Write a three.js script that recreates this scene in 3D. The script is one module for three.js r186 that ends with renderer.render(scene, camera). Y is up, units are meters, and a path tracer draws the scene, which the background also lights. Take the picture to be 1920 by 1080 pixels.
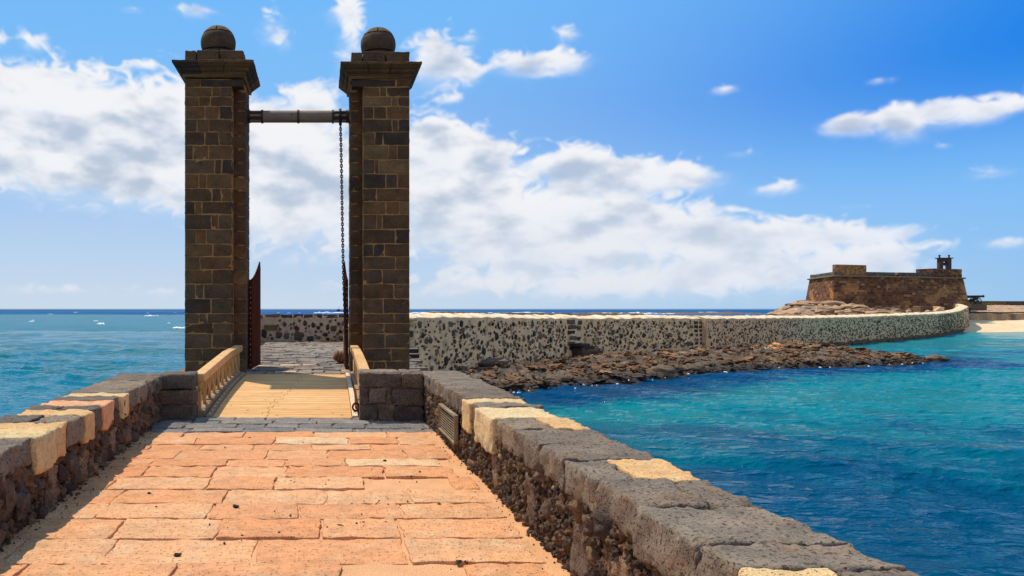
import * as THREE from 'three';
import { mergeGeometries, mergeVertices } from 'three/addons/utils/BufferGeometryUtils.js';
import { createNoise2D, createNoise3D } from 'simplex-noise';

// ---------------------------------------------------------------- seeded randomness
function rngOf(seed) { let s = seed | 0; return () => { s = (s + 0x6d2b79f5) | 0; let t = Math.imul(s ^ (s >>> 15), 1 | s); t = (t + Math.imul(t ^ (t >>> 7), 61 | t)) ^ t; return ((t ^ (t >>> 14)) >>> 0) / 4294967296; }; }
const rnd = rngOf(20240611);
const R = (a, b) => a + (b - a) * rnd();
const pick = (a) => a[Math.floor(rnd() * a.length)];
const n2 = createNoise2D(rngOf(7)), n3 = createNoise3D(rngOf(11));
const clamp = (x, a = 0, b = 1) => Math.min(b, Math.max(a, x));
const smooth = (a, b, x) => { const t = clamp((x - a) / (b - a)); return t * t * (3 - 2 * t); };
const lerp = (a, b, t) => a + (b - a) * t;
const mix3 = (a, b, t) => [lerp(a[0], b[0], t), lerp(a[1], b[1], t), lerp(a[2], b[2], t)];
const fbm2 = (x, y, o = 5, gain = 0.5) => { let s = 0, a = 1, n = 0; for (let i = 0; i < o; i++) { s += a * n2(x, y); n += a; x = x * 2.03 + 17.1; y = y * 2.03 - 9.7; a *= gain; } return s / n; };

// ---------------------------------------------------------------- camera, sun, exposure
// x right, y up, the bridge runs along -z; the road surface is y = 0. D below is the distance along the bridge (z = -D).
const EYE = 1.65, SEA = -1.75, PLAZA = 0.24;
const scene = new THREE.Scene();
const camera = new THREE.PerspectiveCamera(38.2, 1920 / 1080, 0.1, 60000);
camera.position.set(0, EYE, 0);
camera.lookAt(0, EYE, -10);
camera.setViewOffset(1920, 1080, 360, -40, 1920, 1080);
camera.updateProjectionMatrix();
const renderer = new THREE.WebGLRenderer({ antialias: true });
renderer.setSize(1024, 576);
renderer.toneMapping = THREE.LinearToneMapping;
renderer.toneMappingExposure = 1.0;
renderer.shadowMap.enabled = true;
renderer.shadowMap.type = THREE.PCFSoftShadowMap;

const sunTo = new THREE.Vector3(-2.3, 6.9, -2.7).normalize();
const sun = new THREE.DirectionalLight(new THREE.Color().setRGB(1, 0.93, 0.82), 4.6);
sun.position.copy(sunTo).multiplyScalar(120).add(new THREE.Vector3(0, 0, -15));
sun.target.position.set(0, 0, -15);
sun.castShadow = true;
sun.shadow.radius = 1;
sun.shadow.mapSize.set(4096, 4096);
Object.assign(sun.shadow.camera, { left: -60, right: 120, top: 90, bottom: -60, near: 1, far: 400 });
scene.add(sun, sun.target);

// ---------------------------------------------------------------- sky: air and clouds by direction
function makeSky() {
  const W = 4096, H = 2048, data = new Float32Array(W * H * 4), half = H / 2;
  const dens = new Float32Array(W * half), low = new Float32Array(W * half);
  const deg = Math.PI / 180;
  // clouds: [azimuth from the bridge axis, elevation, half width, half height, strength] in degrees
  const F = 1560, blobs = [];
  const put = (x, y, rx, ry, s = 1) => {
    const az = Math.atan2(x - 600, F), el = Math.atan2(580 - y, F / Math.cos(az));
    blobs.push([az / deg, el / deg, (rx / F) * Math.cos(az) ** 2 / deg, (ry / F) * Math.cos(az) / deg, s]);
  };
  for (const b of [
    [-60, 215, 150, 90], [50, 205, 120, 80], [130, 235, 90, 50], [230, 240, 120, 75], [330, 235, 110, 75], [110, 300, 200, 55, 0.8], [300, 330, 160, 50, 0.9],
    [420, 270, 120, 90], [540, 290, 100, 85], [590, 190, 36, 26, 0.9], [600, 330, 130, 80], [560, 400, 120, 40, 0.9], [655, 70, 26, 75, 0.72], [640, 20, 30, 22, 0.7],
    [510, 45, 26, 30, 0.62], [530, 75, 18, 16, 0.5], [362, 16, 34, 12, 0.75], [250, 18, 24, 8, 0.42], [62, 75, 26, 15, 0.75], [274, 122, 22, 7, 0.6], [150, 150, 16, 26, 0.55], [-5, 75, 14, 12, 0.5],
    [820, 105, 55, 45, 0.95], [870, 130, 30, 22, 0.8], [880, 66, 18, 12, 0.6], [840, 185, 22, 9, 0.5], [985, 118, 55, 24, 0.9], [1060, 112, 50, 22, 0.85], [1064, 60, 26, 14, 0.6],
    [810, 270, 70, 60], [890, 290, 60, 40], [860, 370, 120, 80, 0.9], [960, 420, 150, 60, 0.85], [1075, 305, 70, 30], [1180, 325, 100, 32], [1290, 330, 70, 22, 0.9], [1130, 395, 150, 42, 0.85], [1240, 425, 180, 32, 0.8],
    [1060, 475, 230, 36, 0.75], [1420, 436, 170, 22, 0.8], [1550, 440, 150, 18, 0.7], [1420, 485, 230, 32, 0.7], [1640, 480, 130, 40, 0.55], [1300, 520, 300, 26, 0.6],
    [1358, 166, 26, 11, 0.8], [1645, 150, 26, 8, 0.6], [1590, 232, 52, 20, 0.95], [1690, 225, 45, 32, 0.95], [1770, 205, 60, 26, 1], [1850, 205, 55, 22, 0.95], [1905, 196, 20, 14, 0.8],
    [1456, 350, 44, 14, 0.8], [1385, 286, 28, 9, 0.5], [1880, 452, 46, 12, 0.6], [1860, 318, 50, 14, 0.42], [1600, 385, 30, 6, 0.4], [1770, 272, 18, 8, 0.4],
    [80, 540, 120, 10, 0.6], [300, 548, 80, 12, 0.5], [900, 535, 260, 22, 0.5], [1250, 540, 420, 26, 0.55], [560, 470, 200, 30, 0.4],
  ]) put(...b);
  const rs = rngOf(99);
  for (let k = 0; k < 120; k++) {                      // broken clouds out of view, made plentiful to fill the shade
    const az = 64 + rs() * 250, el = k % 2 ? 2 + 8 * rs() : 22 + 34 * rs(), w = (4 + 11 * rs()) * (el < 18 ? 1 : 0.8), h = w * (0.28 + 0.25 * rs());
    blobs.push([az > 180 ? az - 360 : az, el, w / Math.cos(el * deg), h, 0.6 + 0.45 * rs()]);
  }
  for (let k = 0; k < 14; k++) blobs.push([rs() * 360 - 180, 32 + rs() * 50, 5 + rs() * 8, 3 + rs() * 3, 0.55 + 0.4 * rs()]);
  for (const [az, el, ra, re, s] of blobs) {
    const r0 = Math.max(0, Math.floor(((el - re * 2.6) / 90) * half)), r1 = Math.min(half - 1, Math.ceil(((el + re * 2.6) / 90) * half));
    const cw = Math.ceil((ra * 2.6 / 360) * W), c0 = Math.round(((az - 90) / 360 + 0.5) * W);
    for (let r = r0; r <= r1; r++) {
      const v = ((r + 0.5) / half * 90 - el) / re;
      for (let c = -cw; c <= cw; c++) {
        const u = (c / W) * 360 / ra, q = u * u + v * v;
        if (q > 6.7) continue;
        const i = r * W + ((c0 + c) % W + W) % W, e = s * Math.exp(-q * 0.75);
        dens[i] = 1 - (1 - dens[i]) * (1 - clamp(e, 0, 0.98));
        low[i] = Math.max(low[i], e * clamp(0.5 - v * 0.55, 0, 1.2));
      }
    }
  }
  const s = sunTo;
  for (let row = 0; row < H; row++) {
    const up = ((row + 0.5) / H - 0.5) * Math.PI, y = Math.sin(up), el = up / deg;
    for (let col = 0; col < W; col++) {
      const o = (row * W + col) * 4;
      if (row < half) { data[o] = 0.05; data[o + 1] = 0.13; data[o + 2] = 0.2; data[o + 3] = 1; continue; }
      const around = ((col + 0.5) / W - 0.5) * 2 * Math.PI, x = Math.cos(around) * Math.cos(up), z = Math.sin(around) * Math.cos(up);
      const ang = Math.acos(clamp(x * s.x + y * s.y + z * s.z, -1, 1)) / deg;
      const away = smooth(53, 76, ang), back = smooth(85, 140, ang);
      let top = mix3([0.15, 0.475, 0.95], [0.0, 0.215, 0.81], away * smooth(5.5, 14.5, el));
      top = mix3(top, [0.34, 0.49, 0.72], back);  // paler sky opposite the sun, added as fill for the shade
      top = mix3(top, [0.55, 0.72, 1.0], smooth(34, 6, ang));
      const hor = mix3([0.585, 0.70, 0.83], [0.31, 0.56, 0.84], smooth(68, 90, ang));
      const g = Math.exp(-Math.pow(el / lerp(10, 5.2, smooth(60, 77, ang)), 1.45));
      let c = mix3(top, hor, clamp(g));
      const i = (row - half) * W + col;
      const d0 = dens[i];
      if (d0 > 0.02) {
        const az = around / deg, sx = az * Math.cos(up * 0.8);
        const warp = fbm2(sx * 0.22, el * 0.3, 3);
        const n = fbm2(sx * 0.30 + warp * 0.7, el * 0.52 + warp * 0.5, 7, 0.55), n1 = fbm2(sx * 0.16 + 40, el * 0.34 + 9, 5, 0.5);
        const foot = clamp(low[i] / d0 * 1.25 - 0.25 + 0.25 * n1);                 // ragged sunlit tops, soft thin bases
        const a = lerp(smooth(0.27, 0.7, d0 + n * lerp(0.52, 0.28, smooth(0.5, 0.9, d0)) - 0.1) * 0.95, 0.8 * smooth(0.08, 0.95, d0 + n * 0.2 - 0.03), foot) * smooth(0.0, 3.2, el + 1.4);
        const grey = clamp(smooth(0.2, 0.95, low[i] * 0.85 + n1 * 0.7 + n * 0.14 + 0.08) * smooth(0.35, 0.8, d0));
        const lit = mix3([0.93, 0.925, 0.935], [0.50, 0.57, 0.68], grey);
        const near = mix3(lit, [0.7, 0.75, 0.84], smooth(9, 1, el) * 0.6).map((v) => v * (1 + 0.5 * smooth(70, 130, ang)));   // front-lit clouds opposite the sun, brightened further to fill shaded faces
        c = mix3(c, near, a);
      }
      data[o] = c[0]; data[o + 1] = c[1]; data[o + 2] = c[2]; data[o + 3] = 1;
    }
  }
  const t = new THREE.DataTexture(data, W, H, THREE.RGBAFormat, THREE.FloatType);
  t.mapping = THREE.EquirectangularReflectionMapping;
  t.magFilter = THREE.LinearFilter; t.minFilter = THREE.LinearFilter;
  t.needsUpdate = true;
  return t;
}
const skyTexture = makeSky();
scene.background = skyTexture;
scene.environment = skyTexture;

// ---------------------------------------------------------------- textures: grain of stone, wood, plaster, ripples
const enc = (v) => { v = clamp(v); return Math.round(255 * (v <= 0.0031308 ? v * 12.92 : 1.055 * Math.pow(v, 1 / 2.4) - 0.055)); };
function periodic(seed) {
  const r = rngOf(seed), gx = new Float32Array(65536), gy = new Float32Array(65536);
  for (let i = 0; i < 65536; i++) { const a = r() * 6.2832; gx[i] = Math.cos(a); gy[i] = Math.sin(a); }
  return (x, y, p, q = p) => {
    const X = Math.floor(x), Y = Math.floor(y), fx = x - X, fy = y - Y;
    const at = (i, j, dx, dy) => { const k = ((((i % p) + p) % p) * 251 + (((j % q) + q) % q) * 7919 + p * 31) & 65535; return gx[k] * dx + gy[k] * dy; };
    const u = fx * fx * fx * (fx * (fx * 6 - 15) + 10), v = fy * fy * fy * (fy * (fy * 6 - 15) + 10);
    return 1.5 * lerp(lerp(at(X, Y, fx, fy), at(X + 1, Y, fx - 1, fy), u), lerp(at(X, Y + 1, fx, fy - 1), at(X + 1, Y + 1, fx - 1, fy - 1), u), v);
  };
}
const pn = periodic(5);
const pf = (u, v, p, o = 4, q = p) => { let s = 0, a = 1, n = 0; for (let i = 0; i < o; i++) { s += a * pn(u * p + i * 3.7, v * q + i * 1.3, p, q); n += a; p *= 2; q *= 2; a *= 0.55; } return s / n; };
function texture(N, f) {            // f(u, v) -> [r, g, b, height], linear, tiling
  const c = new Uint8Array(N * N * 4), b = new Uint8Array(N * N * 4);
  for (let j = 0; j < N; j++) for (let i = 0; i < N; i++) {
    const [r, g, bl, h] = f(i / N, j / N), o = (j * N + i) * 4;
    c[o] = enc(r); c[o + 1] = enc(g); c[o + 2] = enc(bl); c[o + 3] = 255;
    b[o] = b[o + 1] = b[o + 2] = Math.round(255 * clamp(h)); b[o + 3] = 255;
  }
  const make = (d, srgb) => { const t = new THREE.DataTexture(d, N, N); t.wrapS = t.wrapT = THREE.RepeatWrapping; t.magFilter = THREE.LinearFilter; t.minFilter = THREE.LinearMipmapLinearFilter; t.generateMipmaps = true; if (srgb) t.colorSpace = THREE.SRGBColorSpace; t.needsUpdate = true; return t; };
  return { map: make(c, true), bump: make(b, false) };
}
const T = {};
T.basalt = texture(1024, (u, v) => {          // 1 m tile: vesicular lava, pits and pale grains
  const big = pf(u, v, 4, 4), mid = pf(u + 0.3, v, 16, 4), fine = pf(u, v + 0.7, 96, 3);
  const pit = smooth(0.2, 0.46, pf(u + 0.11, v + 0.43, 44, 2) + 0.1 * mid) , salt = smooth(0.42, 0.6, pf(u + 0.61, v + 0.2, 70, 2));
  const t = 0.66 + 0.34 * big + 0.22 * mid + 0.3 * fine, brown = smooth(0.05, 0.5, pf(u + 0.9, v + 0.5, 3, 4));
  const k = t * (1 - 0.6 * pit) * (1 - 0.4 * smooth(0.3, 0.5, pf(u + 0.77, v + 0.31, 110, 2))) + 0.5 * salt;
  return [k * (1 + 0.24 * brown), k * (1 + 0.08 * brown), k * (1 - 0.1 * brown), 0.6 + 0.25 * mid + 0.15 * fine - 0.5 * pit];
});
T.sandstone = texture(1024, (u, v) => {       // 1.5 m tile
  const big = pf(u, v, 3, 4), mid = pf(u + 0.3, v, 12, 4), fine = pf(u, v + 0.7, 120, 3), streak = pf(u, v, 5, 4, 22);
  const pit = smooth(0.33, 0.55, pf(u + 0.21, v + 0.13, 50, 2)), pale = smooth(0.1, 0.5, pf(u + 0.5, v + 0.1, 6, 4));
  const k = (0.79 + 0.17 * big + 0.2 * mid + 0.24 * fine + 0.1 * streak) * (1 - 0.16 * pit);
  return [k * 1.0, k * (1 + 0.16 * pale - 0.08 * big), k * (1 + 0.34 * pale - 0.14 * big), 0.55 + 0.3 * mid + 0.16 * fine + 0.12 * streak - 0.35 * pit];
});
T.plaster = texture(1024, (u, v) => {         // 3 m tile: weathered lime render
  const big = pf(u, v, 3, 5), mid = pf(u + 0.2, v + 0.6, 10, 4), fine = pf(u, v, 90, 3), run = pf(u, v, 20, 4, 4);
  const ochre = smooth(0, 0.45, pf(u + 0.7, v + 0.3, 4, 5)), grey = smooth(0.05, 0.5, pf(u + 0.4, v + 0.9, 5, 5) + 0.3 * run);
  const k = 0.86 + 0.2 * big + 0.16 * mid + 0.14 * fine - 0.42 * grey;
  return [k * (1 + 0.06 * ochre - 0.07 * grey), k * (1 - 0.04 * ochre - 0.02 * grey), k * (1 - 0.22 * ochre + 0.1 * grey), 0.5 + 0.3 * mid + 0.2 * fine];
});
T.wood = texture(1024, (u, v) => {            // grain runs along u
  const g = pf(u, v, 2, 5, 46), h = pf(u, v + 0.4, 3, 4, 160), knot = smooth(0.45, 0.6, pf(u + 0.3, v, 7, 2, 9)), big = pf(u, v, 3, 3, 5);
  const k = 0.8 + 0.2 * g + 0.14 * h + 0.14 * big - 0.3 * knot;
  return [k, k * (0.98 + 0.05 * h), k * (0.95 + 0.1 * h), 0.5 + 0.3 * g + 0.25 * h];
});
T.rust = texture(512, (u, v) => {
  const a = pf(u, v, 6, 5), b = pf(u, v + 0.3, 40, 3), k = 0.72 + 0.35 * a + 0.2 * b;
  return [k, k * (0.92 + 0.2 * a), k * (0.85 + 0.3 * a), 0.5 + 0.3 * b + 0.2 * a];
});
T.sand = texture(512, (u, v) => {
  const a = pf(u, v, 5, 5), b = pf(u, v + 0.3, 90, 3), k = 0.82 + 0.12 * a + 0.2 * b, dark = smooth(0.4, 0.6, pf(u + 0.2, v, 60, 2));
  return [k * (1 - 0.4 * dark), k * (1 - 0.42 * dark), k * (1 - 0.45 * dark), 0.5 + 0.25 * b + 0.2 * a];
});
T.ripple = texture(1024, (u, v) => {          // 9 m tile: wind ripples, longer across the wind
  let h = 0, n = 0;
  for (const [p, q, a, su, sv] of [[7, 12, 1, 0.1, 0.3], [15, 22, 0.6, 0.5, 0.8], [31, 44, 0.34, 0.2, 0.6], [70, 96, 0.17, 0.9, 0.4]]) { const k = pn(u * p + 0.35 * pn(v * 6, u * 6, 6) + su * 9, v * q + sv * 7, p, q); h += a * (1 - 1.6 * Math.abs(k)); n += a; }
  return [1, 1, 1, 0.5 + 0.5 * h / n];
});

// ---------------------------------------------------------------- materials (linear base colours)
function mat(rgb, tex, bump = 0, o = {}) {
  const m = new THREE.MeshPhysicalMaterial({ color: new THREE.Color().setRGB(...rgb), roughness: o.rough ?? 0.9, metalness: o.metal ?? 0, side: THREE.DoubleSide, specularIntensity: o.spec ?? 0.5 });
  if (tex) { if (!o.plain) m.map = tex.map; if (bump) { m.bumpMap = tex.bump; m.bumpScale = bump; } }
  if (o.vc) m.vertexColors = true;
  return m;
}
const M = {
  lava: [[0.24, 0.176, 0.122], [0.175, 0.134, 0.098], [0.315, 0.225, 0.145], [0.22, 0.158, 0.106], [0.27, 0.203, 0.14]].map((c) => mat(c, T.basalt, 0.012)),
  cream: [[0.81, 0.53, 0.235], [0.78, 0.44, 0.175], [0.83, 0.58, 0.29]].map((c) => mat(c, T.sandstone, 0.03)),
  orange: [[0.78, 0.37, 0.17]].map((c) => mat(c, T.sandstone, 0.014)),
  paver: [[0.79, 0.345, 0.142], [0.77, 0.32, 0.126], [0.80, 0.37, 0.158], [0.76, 0.335, 0.14], [0.81, 0.40, 0.18]].map((c) => mat(c, T.sandstone, 0.032)),
  palePaver: mat([0.82, 0.49, 0.25], T.sandstone, 0.03),
  joint: mat([0.76, 0.375, 0.165], T.sand, 0.02),
  greyPaver: [[0.30, 0.255, 0.215], [0.25, 0.218, 0.19], [0.34, 0.28, 0.225]].map((c) => mat(c, T.basalt, 0.012)),
  rubble: [[0.26, 0.158, 0.094], [0.2, 0.13, 0.084], [0.35, 0.21, 0.115], [0.29, 0.19, 0.122], [0.42, 0.245, 0.125], [0.16, 0.112, 0.08]].map((c) => mat(c, T.basalt, 0.02)),
  mortar: mat([0.25, 0.155, 0.09], T.sand, 0.03),
  pillar: [[0.22, 0.103, 0.037], [0.185, 0.088, 0.034], [0.26, 0.12, 0.042], [0.15, 0.077, 0.034], [0.1, 0.06, 0.034]].map((c) => mat(c, T.basalt, 0.012)),
  pillarGrey: [[0.185, 0.1, 0.046], [0.155, 0.088, 0.043], [0.205, 0.11, 0.05]].map((c) => mat(c, T.basalt, 0.012)),
  pillarMortar: mat([0.52, 0.24, 0.076], T.sand, 0.02),
  ochre: mat([0.31, 0.165, 0.06], T.basalt, 0.012),
  deck: [[0.80, 0.45, 0.175], [0.74, 0.405, 0.15], [0.84, 0.50, 0.21], [0.76, 0.41, 0.145]].map((c) => mat(c, T.wood, 0.003, { rough: 0.75 })),
  rail: [[0.74, 0.42, 0.165], [0.66, 0.36, 0.135]].map((c) => mat(c, T.wood, 0.003, { rough: 0.75 })),
  paleStrip: mat([0.82, 0.62, 0.38], T.wood, 0.002, { rough: 0.7 }),
  baseBlock: mat([0.36, 0.23, 0.125], T.wood, 0.004),
  bolt: mat([0.75, 0.72, 0.68], null, 0, { rough: 0.4, metal: 0.6 }),
  beam: mat([0.30, 0.205, 0.135], T.wood, 0.004, { rough: 0.85 }),
  iron: mat([0.10, 0.052, 0.038], T.rust, 0.006, { rough: 0.8 }),
  rustRed: [[0.14, 0.027, 0.007], [0.115, 0.023, 0.006], [0.16, 0.033, 0.009]].map((c) => mat(c, T.rust, 0.004, { rough: 0.95, spec: 0.12 })),
  chain: mat([0.04, 0.026, 0.022], T.rust, 0.002, { rough: 0.6, metal: 0.4 }),
  plaster: mat([0.84, 0.555, 0.285], T.plaster, 0.03),
  plasterTop: mat([0.84, 0.63, 0.38], T.plaster, 0.03),
  plasterGrey: mat([0.76, 0.49, 0.25], T.plaster, 0.03),
  wallStone: [[0.115, 0.08, 0.057], [0.18, 0.125, 0.082], [0.28, 0.19, 0.115], [0.085, 0.066, 0.054], [0.38, 0.26, 0.15]].map((c) => mat(c, T.basalt, 0.02)),
  courtRender: mat([0.50, 0.365, 0.235], T.plaster, 0.03),
  inset: [[0.085, 0.064, 0.05], [0.14, 0.1, 0.07], [0.23, 0.155, 0.095], [0.06, 0.05, 0.044], [0.18, 0.135, 0.1]].map((c) => mat(c, T.basalt, 0.015)),
  cobble: [[0.34, 0.27, 0.205], [0.28, 0.23, 0.185], [0.40, 0.315, 0.235]].map((c) => mat(c, T.basalt, 0.012)),
  grille: mat([0.36, 0.285, 0.185], T.rust, 0.002, { rough: 0.6, metal: 0.1 }),
  plate: mat([0.16, 0.125, 0.045], T.rust, 0.002, { rough: 0.5, metal: 0.3 }),
  plateRim: mat([0.27, 0.22, 0.11], T.rust, 0.002, { rough: 0.5, metal: 0.3 }),
  white: mat([0.86, 0.88, 0.9], null, 0, { rough: 1 }),
  dark: mat([0.05, 0.045, 0.045], T.basalt, 0.02),
  leaf: mat([0.10, 0.16, 0.035], null, 0, { rough: 0.8 }),
  reefRock: mat([0.33, 0.235, 0.155], T.basalt, 0.03),
  vc: mat([1, 1, 1], null, 0, { vc: true }),
  vcRock: mat([1.25, 1.25, 1.25], T.basalt, 0.05, { vc: true }),
  vcSand: mat([1.15, 1.15, 1.15], T.sand, 0.03, { vc: true }),
};

// ---------------------------------------------------------------- geometry helpers
function boxUV(g, scale = 1, ou = 0, ov = 0, turn = false) {      // uv in metres, by the way each triangle faces
  if (g.index) g = g.toNonIndexed();
  const p = g.attributes.position, uv = new Float32Array(p.count * 2), a = new THREE.Vector3(), b = new THREE.Vector3(), c = new THREE.Vector3();
  for (let i = 0; i < p.count; i += 3) {
    a.fromBufferAttribute(p, i); b.fromBufferAttribute(p, i + 1).sub(a); c.fromBufferAttribute(p, i + 2).sub(a); b.cross(c);
    const x = Math.abs(b.x), y = Math.abs(b.y), z = Math.abs(b.z), k = y >= x && y >= z ? 1 : x >= z ? 0 : 2;
    for (let j = 0; j < 3; j++) {
      a.fromBufferAttribute(p, i + j);
      let u = k === 0 ? a.z : a.x, v = k === 1 ? a.z : a.y;
      if (turn) [u, v] = [v, u];
      uv[(i + j) * 2] = u / scale + ou; uv[(i + j) * 2 + 1] = v / scale + ov;
    }
  }
  g.setAttribute('uv', new THREE.BufferAttribute(uv, 2));
  return g;
}
function weld(g) { g.deleteAttribute('uv'); g.deleteAttribute('normal'); return mergeVertices(g, 1e-5); }
function roughBlock(w, h, d, { seg = [3, 3, 3], r = 0.015, amp = 0.004, freq = 5, warp = 0, wf = 3, chip = 0, scale = 1, uvTurn = false, shape } = {}) {
  let g = weld(new THREE.BoxGeometry(1, 1, 1, ...seg));
  const p = g.attributes.position, half = [w / 2, h / 2, d / 2], s = R(0, 500);
  for (let i = 0; i < p.count; i++) {
    const q = [p.getX(i), p.getY(i), p.getZ(i)], inn = [0, 0, 0];
    for (let k = 0; k < 3; k++) {
      const n = seg[k], idx = Math.round((q[k] + 0.5) * n), H = half[k], rr = Math.min(r, H * 0.9);
      if (idx === 0) q[k] = -H; else if (idx === n) q[k] = H; else q[k] = n > 2 ? lerp(-(H - rr), H - rr, (idx - 1) / (n - 2)) : 0;
      inn[k] = clamp(q[k], -(H - rr), H - rr);
    }
    const dv = [q[0] - inn[0], q[1] - inn[1], q[2] - inn[2]], L = Math.hypot(...dv);
    if (L > 1e-7) { const rr = Math.min(r, half[0] * 0.9, half[1] * 0.9, half[2] * 0.9); for (let k = 0; k < 3; k++) q[k] = inn[k] + (dv[k] / L) * rr; }
    if (amp) { const N = (f) => n3(q[0] * f + s, q[1] * f, q[2] * f), e = N(freq) + 0.5 * N(freq * 2.7) + 0.3 * N(freq * 6.5); if (chip) { const at = [0, 1, 2].map((k) => Math.abs(q[k]) > half[k] - r * 1.6); if (at[0] + at[1] + at[2] > 1) { const b = chip * clamp(N(freq * 1.3 + 0.7) + 0.45 * N(freq * 4) + 0.1, 0, 1.3); for (let k = 0; k < 3; k++) if (at[k]) q[k] -= Math.sign(q[k]) * b; } } for (let k = 0; k < 3; k++) q[k] += amp * e * Math.sign(q[k]) * (Math.abs(q[k]) > half[k] - r * 1.5 ? 1 : 0); }
    if (warp) { const e = n3(q[0] * wf, q[2] * wf, s), f = n3(q[0] * wf + 9, q[2] * wf, s + 31); q[0] += warp * e; q[2] += warp * f; }
    if (shape) shape(q);
    p.setXYZ(i, ...q);
  }
  g.computeVertexNormals();
  return boxUV(g.toNonIndexed(), scale, R(0, 7), R(0, 7), uvTurn);
}
function rockGeo(seed, detail = 2, flat = 1, jag = 0.28, facet = false) {
  let g = weld(new THREE.IcosahedronGeometry(1, detail));
  const p = g.attributes.position;
  for (let i = 0; i < p.count; i++) {
    const x = p.getX(i), y = p.getY(i), z = p.getZ(i), k = 1 + jag * n3(x * 1.1 + seed, y * 1.1, z * 1.1) + jag * 0.55 * n3(x * 2.6 + seed, y * 2.6, z * 2.6);
    p.setXYZ(i, x * k, y * k * flat, z * k);
  }
  if (!facet) g.computeVertexNormals();
  g = g.toNonIndexed();
  if (facet) g.computeVertexNormals();
  return boxUV(g, 3, seed * 0.37, seed * 0.71);
}
const ROCKS = [1, 2, 3, 4, 5, 6, 7, 8].map((k) => rockGeo(k * 13.7, 2, 1, 0.3));
const ROCKS1 = [1, 2, 3, 4, 5, 6].map((k) => rockGeo(k * 9.1 + 3, 1, 1, 0.45, true));
const CRAGS = [1, 2, 3, 4, 5, 6, 7, 8].map((k) => rockGeo(k * 5.3 + 1, 2, 1, 0.46, k % 2 > 0));
function bar(a, b, w, h, round = 0.012) {       // a timber or bar from a to b
  const v = new THREE.Vector3().subVectors(b, a), g = roughBlock(v.length(), h, w, { seg: [3, 3, 3], r: round, amp: 0, scale: 1 });
  const m = new THREE.Matrix4(), x = v.clone().normalize(), z = new THREE.Vector3().crossVectors(x, new THREE.Vector3(0, 1, 0));
  if (z.length() < 1e-3) z.set(0, 0, 1); z.normalize();
  m.makeBasis(x, new THREE.Vector3().crossVectors(z, x), z); m.setPosition(a.clone().add(b).multiplyScalar(0.5));
  return g.applyMatrix4(m);
}
const V = (x, y, D) => new THREE.Vector3(x, y, -D);
function mesh(parent, name, g, m, x = 0, y = 0, D = 0) { const o = new THREE.Mesh(g, m); o.name = name; o.position.set(x, y, -D); parent.add(o); return o; }
const used = {};
const numbered = (n) => { const k = used[n] = (used[n] ?? -1) + 1; return k ? `${n}_${String(k).padStart(3, '0')}` : n; };
function thing(name, label, category, group, x = 0, y = 0, D = 0) { const o = new THREE.Group(); o.name = numbered(name); o.position.set(x, y, -D); o.userData = { label, category }; if (group) o.userData.group = group; scene.add(o); return o; }
function structure(o) { o.userData.kind = 'structure'; return o; }
function setting(name, label, category) { const o = thing(name, label, category); return structure(o); }
function mergedStuff(parent, name, list, m) { if (!list.length) return; const o = mesh(parent, name, mergeGeometries(list), m); o.userData.kind = 'stuff'; return o; }
function placed(g, x, y, D, sx = 1, sy = 1, sz = 1, rx = 0, ry = 0, rz = 0) { return g.clone().applyMatrix4(new THREE.Matrix4().compose(new THREE.Vector3(x, y, -D), new THREE.Quaternion().setFromEuler(new THREE.Euler(rx, ry, rz)), new THREE.Vector3(sx, sy, sz))); }
function tint(g, c) { const n = g.attributes.position.count, a = new Float32Array(n * 3); for (let i = 0; i < n; i++) { a[i * 3] = c[0]; a[i * 3 + 1] = c[1]; a[i * 3 + 2] = c[2]; } g.setAttribute('color', new THREE.BufferAttribute(a, 3)); return g; }
function heightSheet(xs, ds, height, color, uvScale = 2) {     // a sheet over x and D with height and colour functions
  const nx = xs.length, nd = ds.length, p = new Float32Array(nx * nd * 3), c = new Float32Array(nx * nd * 3), uv = new Float32Array(nx * nd * 2), idx = [];
  for (let j = 0; j < nd; j++) for (let i = 0; i < nx; i++) {
    const k = j * nx + i, y = height(xs[i], ds[j], i, j), col = color(xs[i], ds[j], y);
    p.set([xs[i], y, -ds[j]], k * 3); c.set(col, k * 3); uv.set([xs[i] / uvScale, ds[j] / uvScale], k * 2);
  }
  for (let j = 0; j < nd - 1; j++) for (let i = 0; i < nx - 1; i++) { const a = j * nx + i, b = a + 1, d = a + nx, e = d + 1; idx.push(a, b, e, a, e, d); }
  const g = new THREE.BufferGeometry();
  g.setAttribute('position', new THREE.BufferAttribute(p, 3)); g.setAttribute('color', new THREE.BufferAttribute(c, 3)); g.setAttribute('uv', new THREE.BufferAttribute(uv, 2));
  g.setIndex(idx); g.computeVertexNormals();
  return g;
}
const range = (a, b, step) => { const n = Math.max(1, Math.round((b - a) / step)), o = []; for (let i = 0; i <= n; i++) o.push(a + (b - a) * i / n); return o; };
function inside(poly, x, y) { let r = false; for (let i = 0, j = poly.length - 1; i < poly.length; j = i++) { const [a, b] = poly[i], [c, d] = poly[j]; if ((b > y) !== (d > y) && x < ((c - a) * (y - b)) / (d - b) + a) r = !r; } return r; }
function toEdge(poly, x, y, closed = true) { let m = 1e9; for (let i = 0; i < poly.length - (closed ? 0 : 1); i++) { const [a, b] = poly[i], [c, d] = poly[(i + 1) % poly.length], t = clamp(((x - a) * (c - a) + (y - b) * (d - b)) / ((c - a) ** 2 + (d - b) ** 2)); m = Math.min(m, Math.hypot(x - a - t * (c - a), y - b - t * (d - b))); } return m; }

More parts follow.
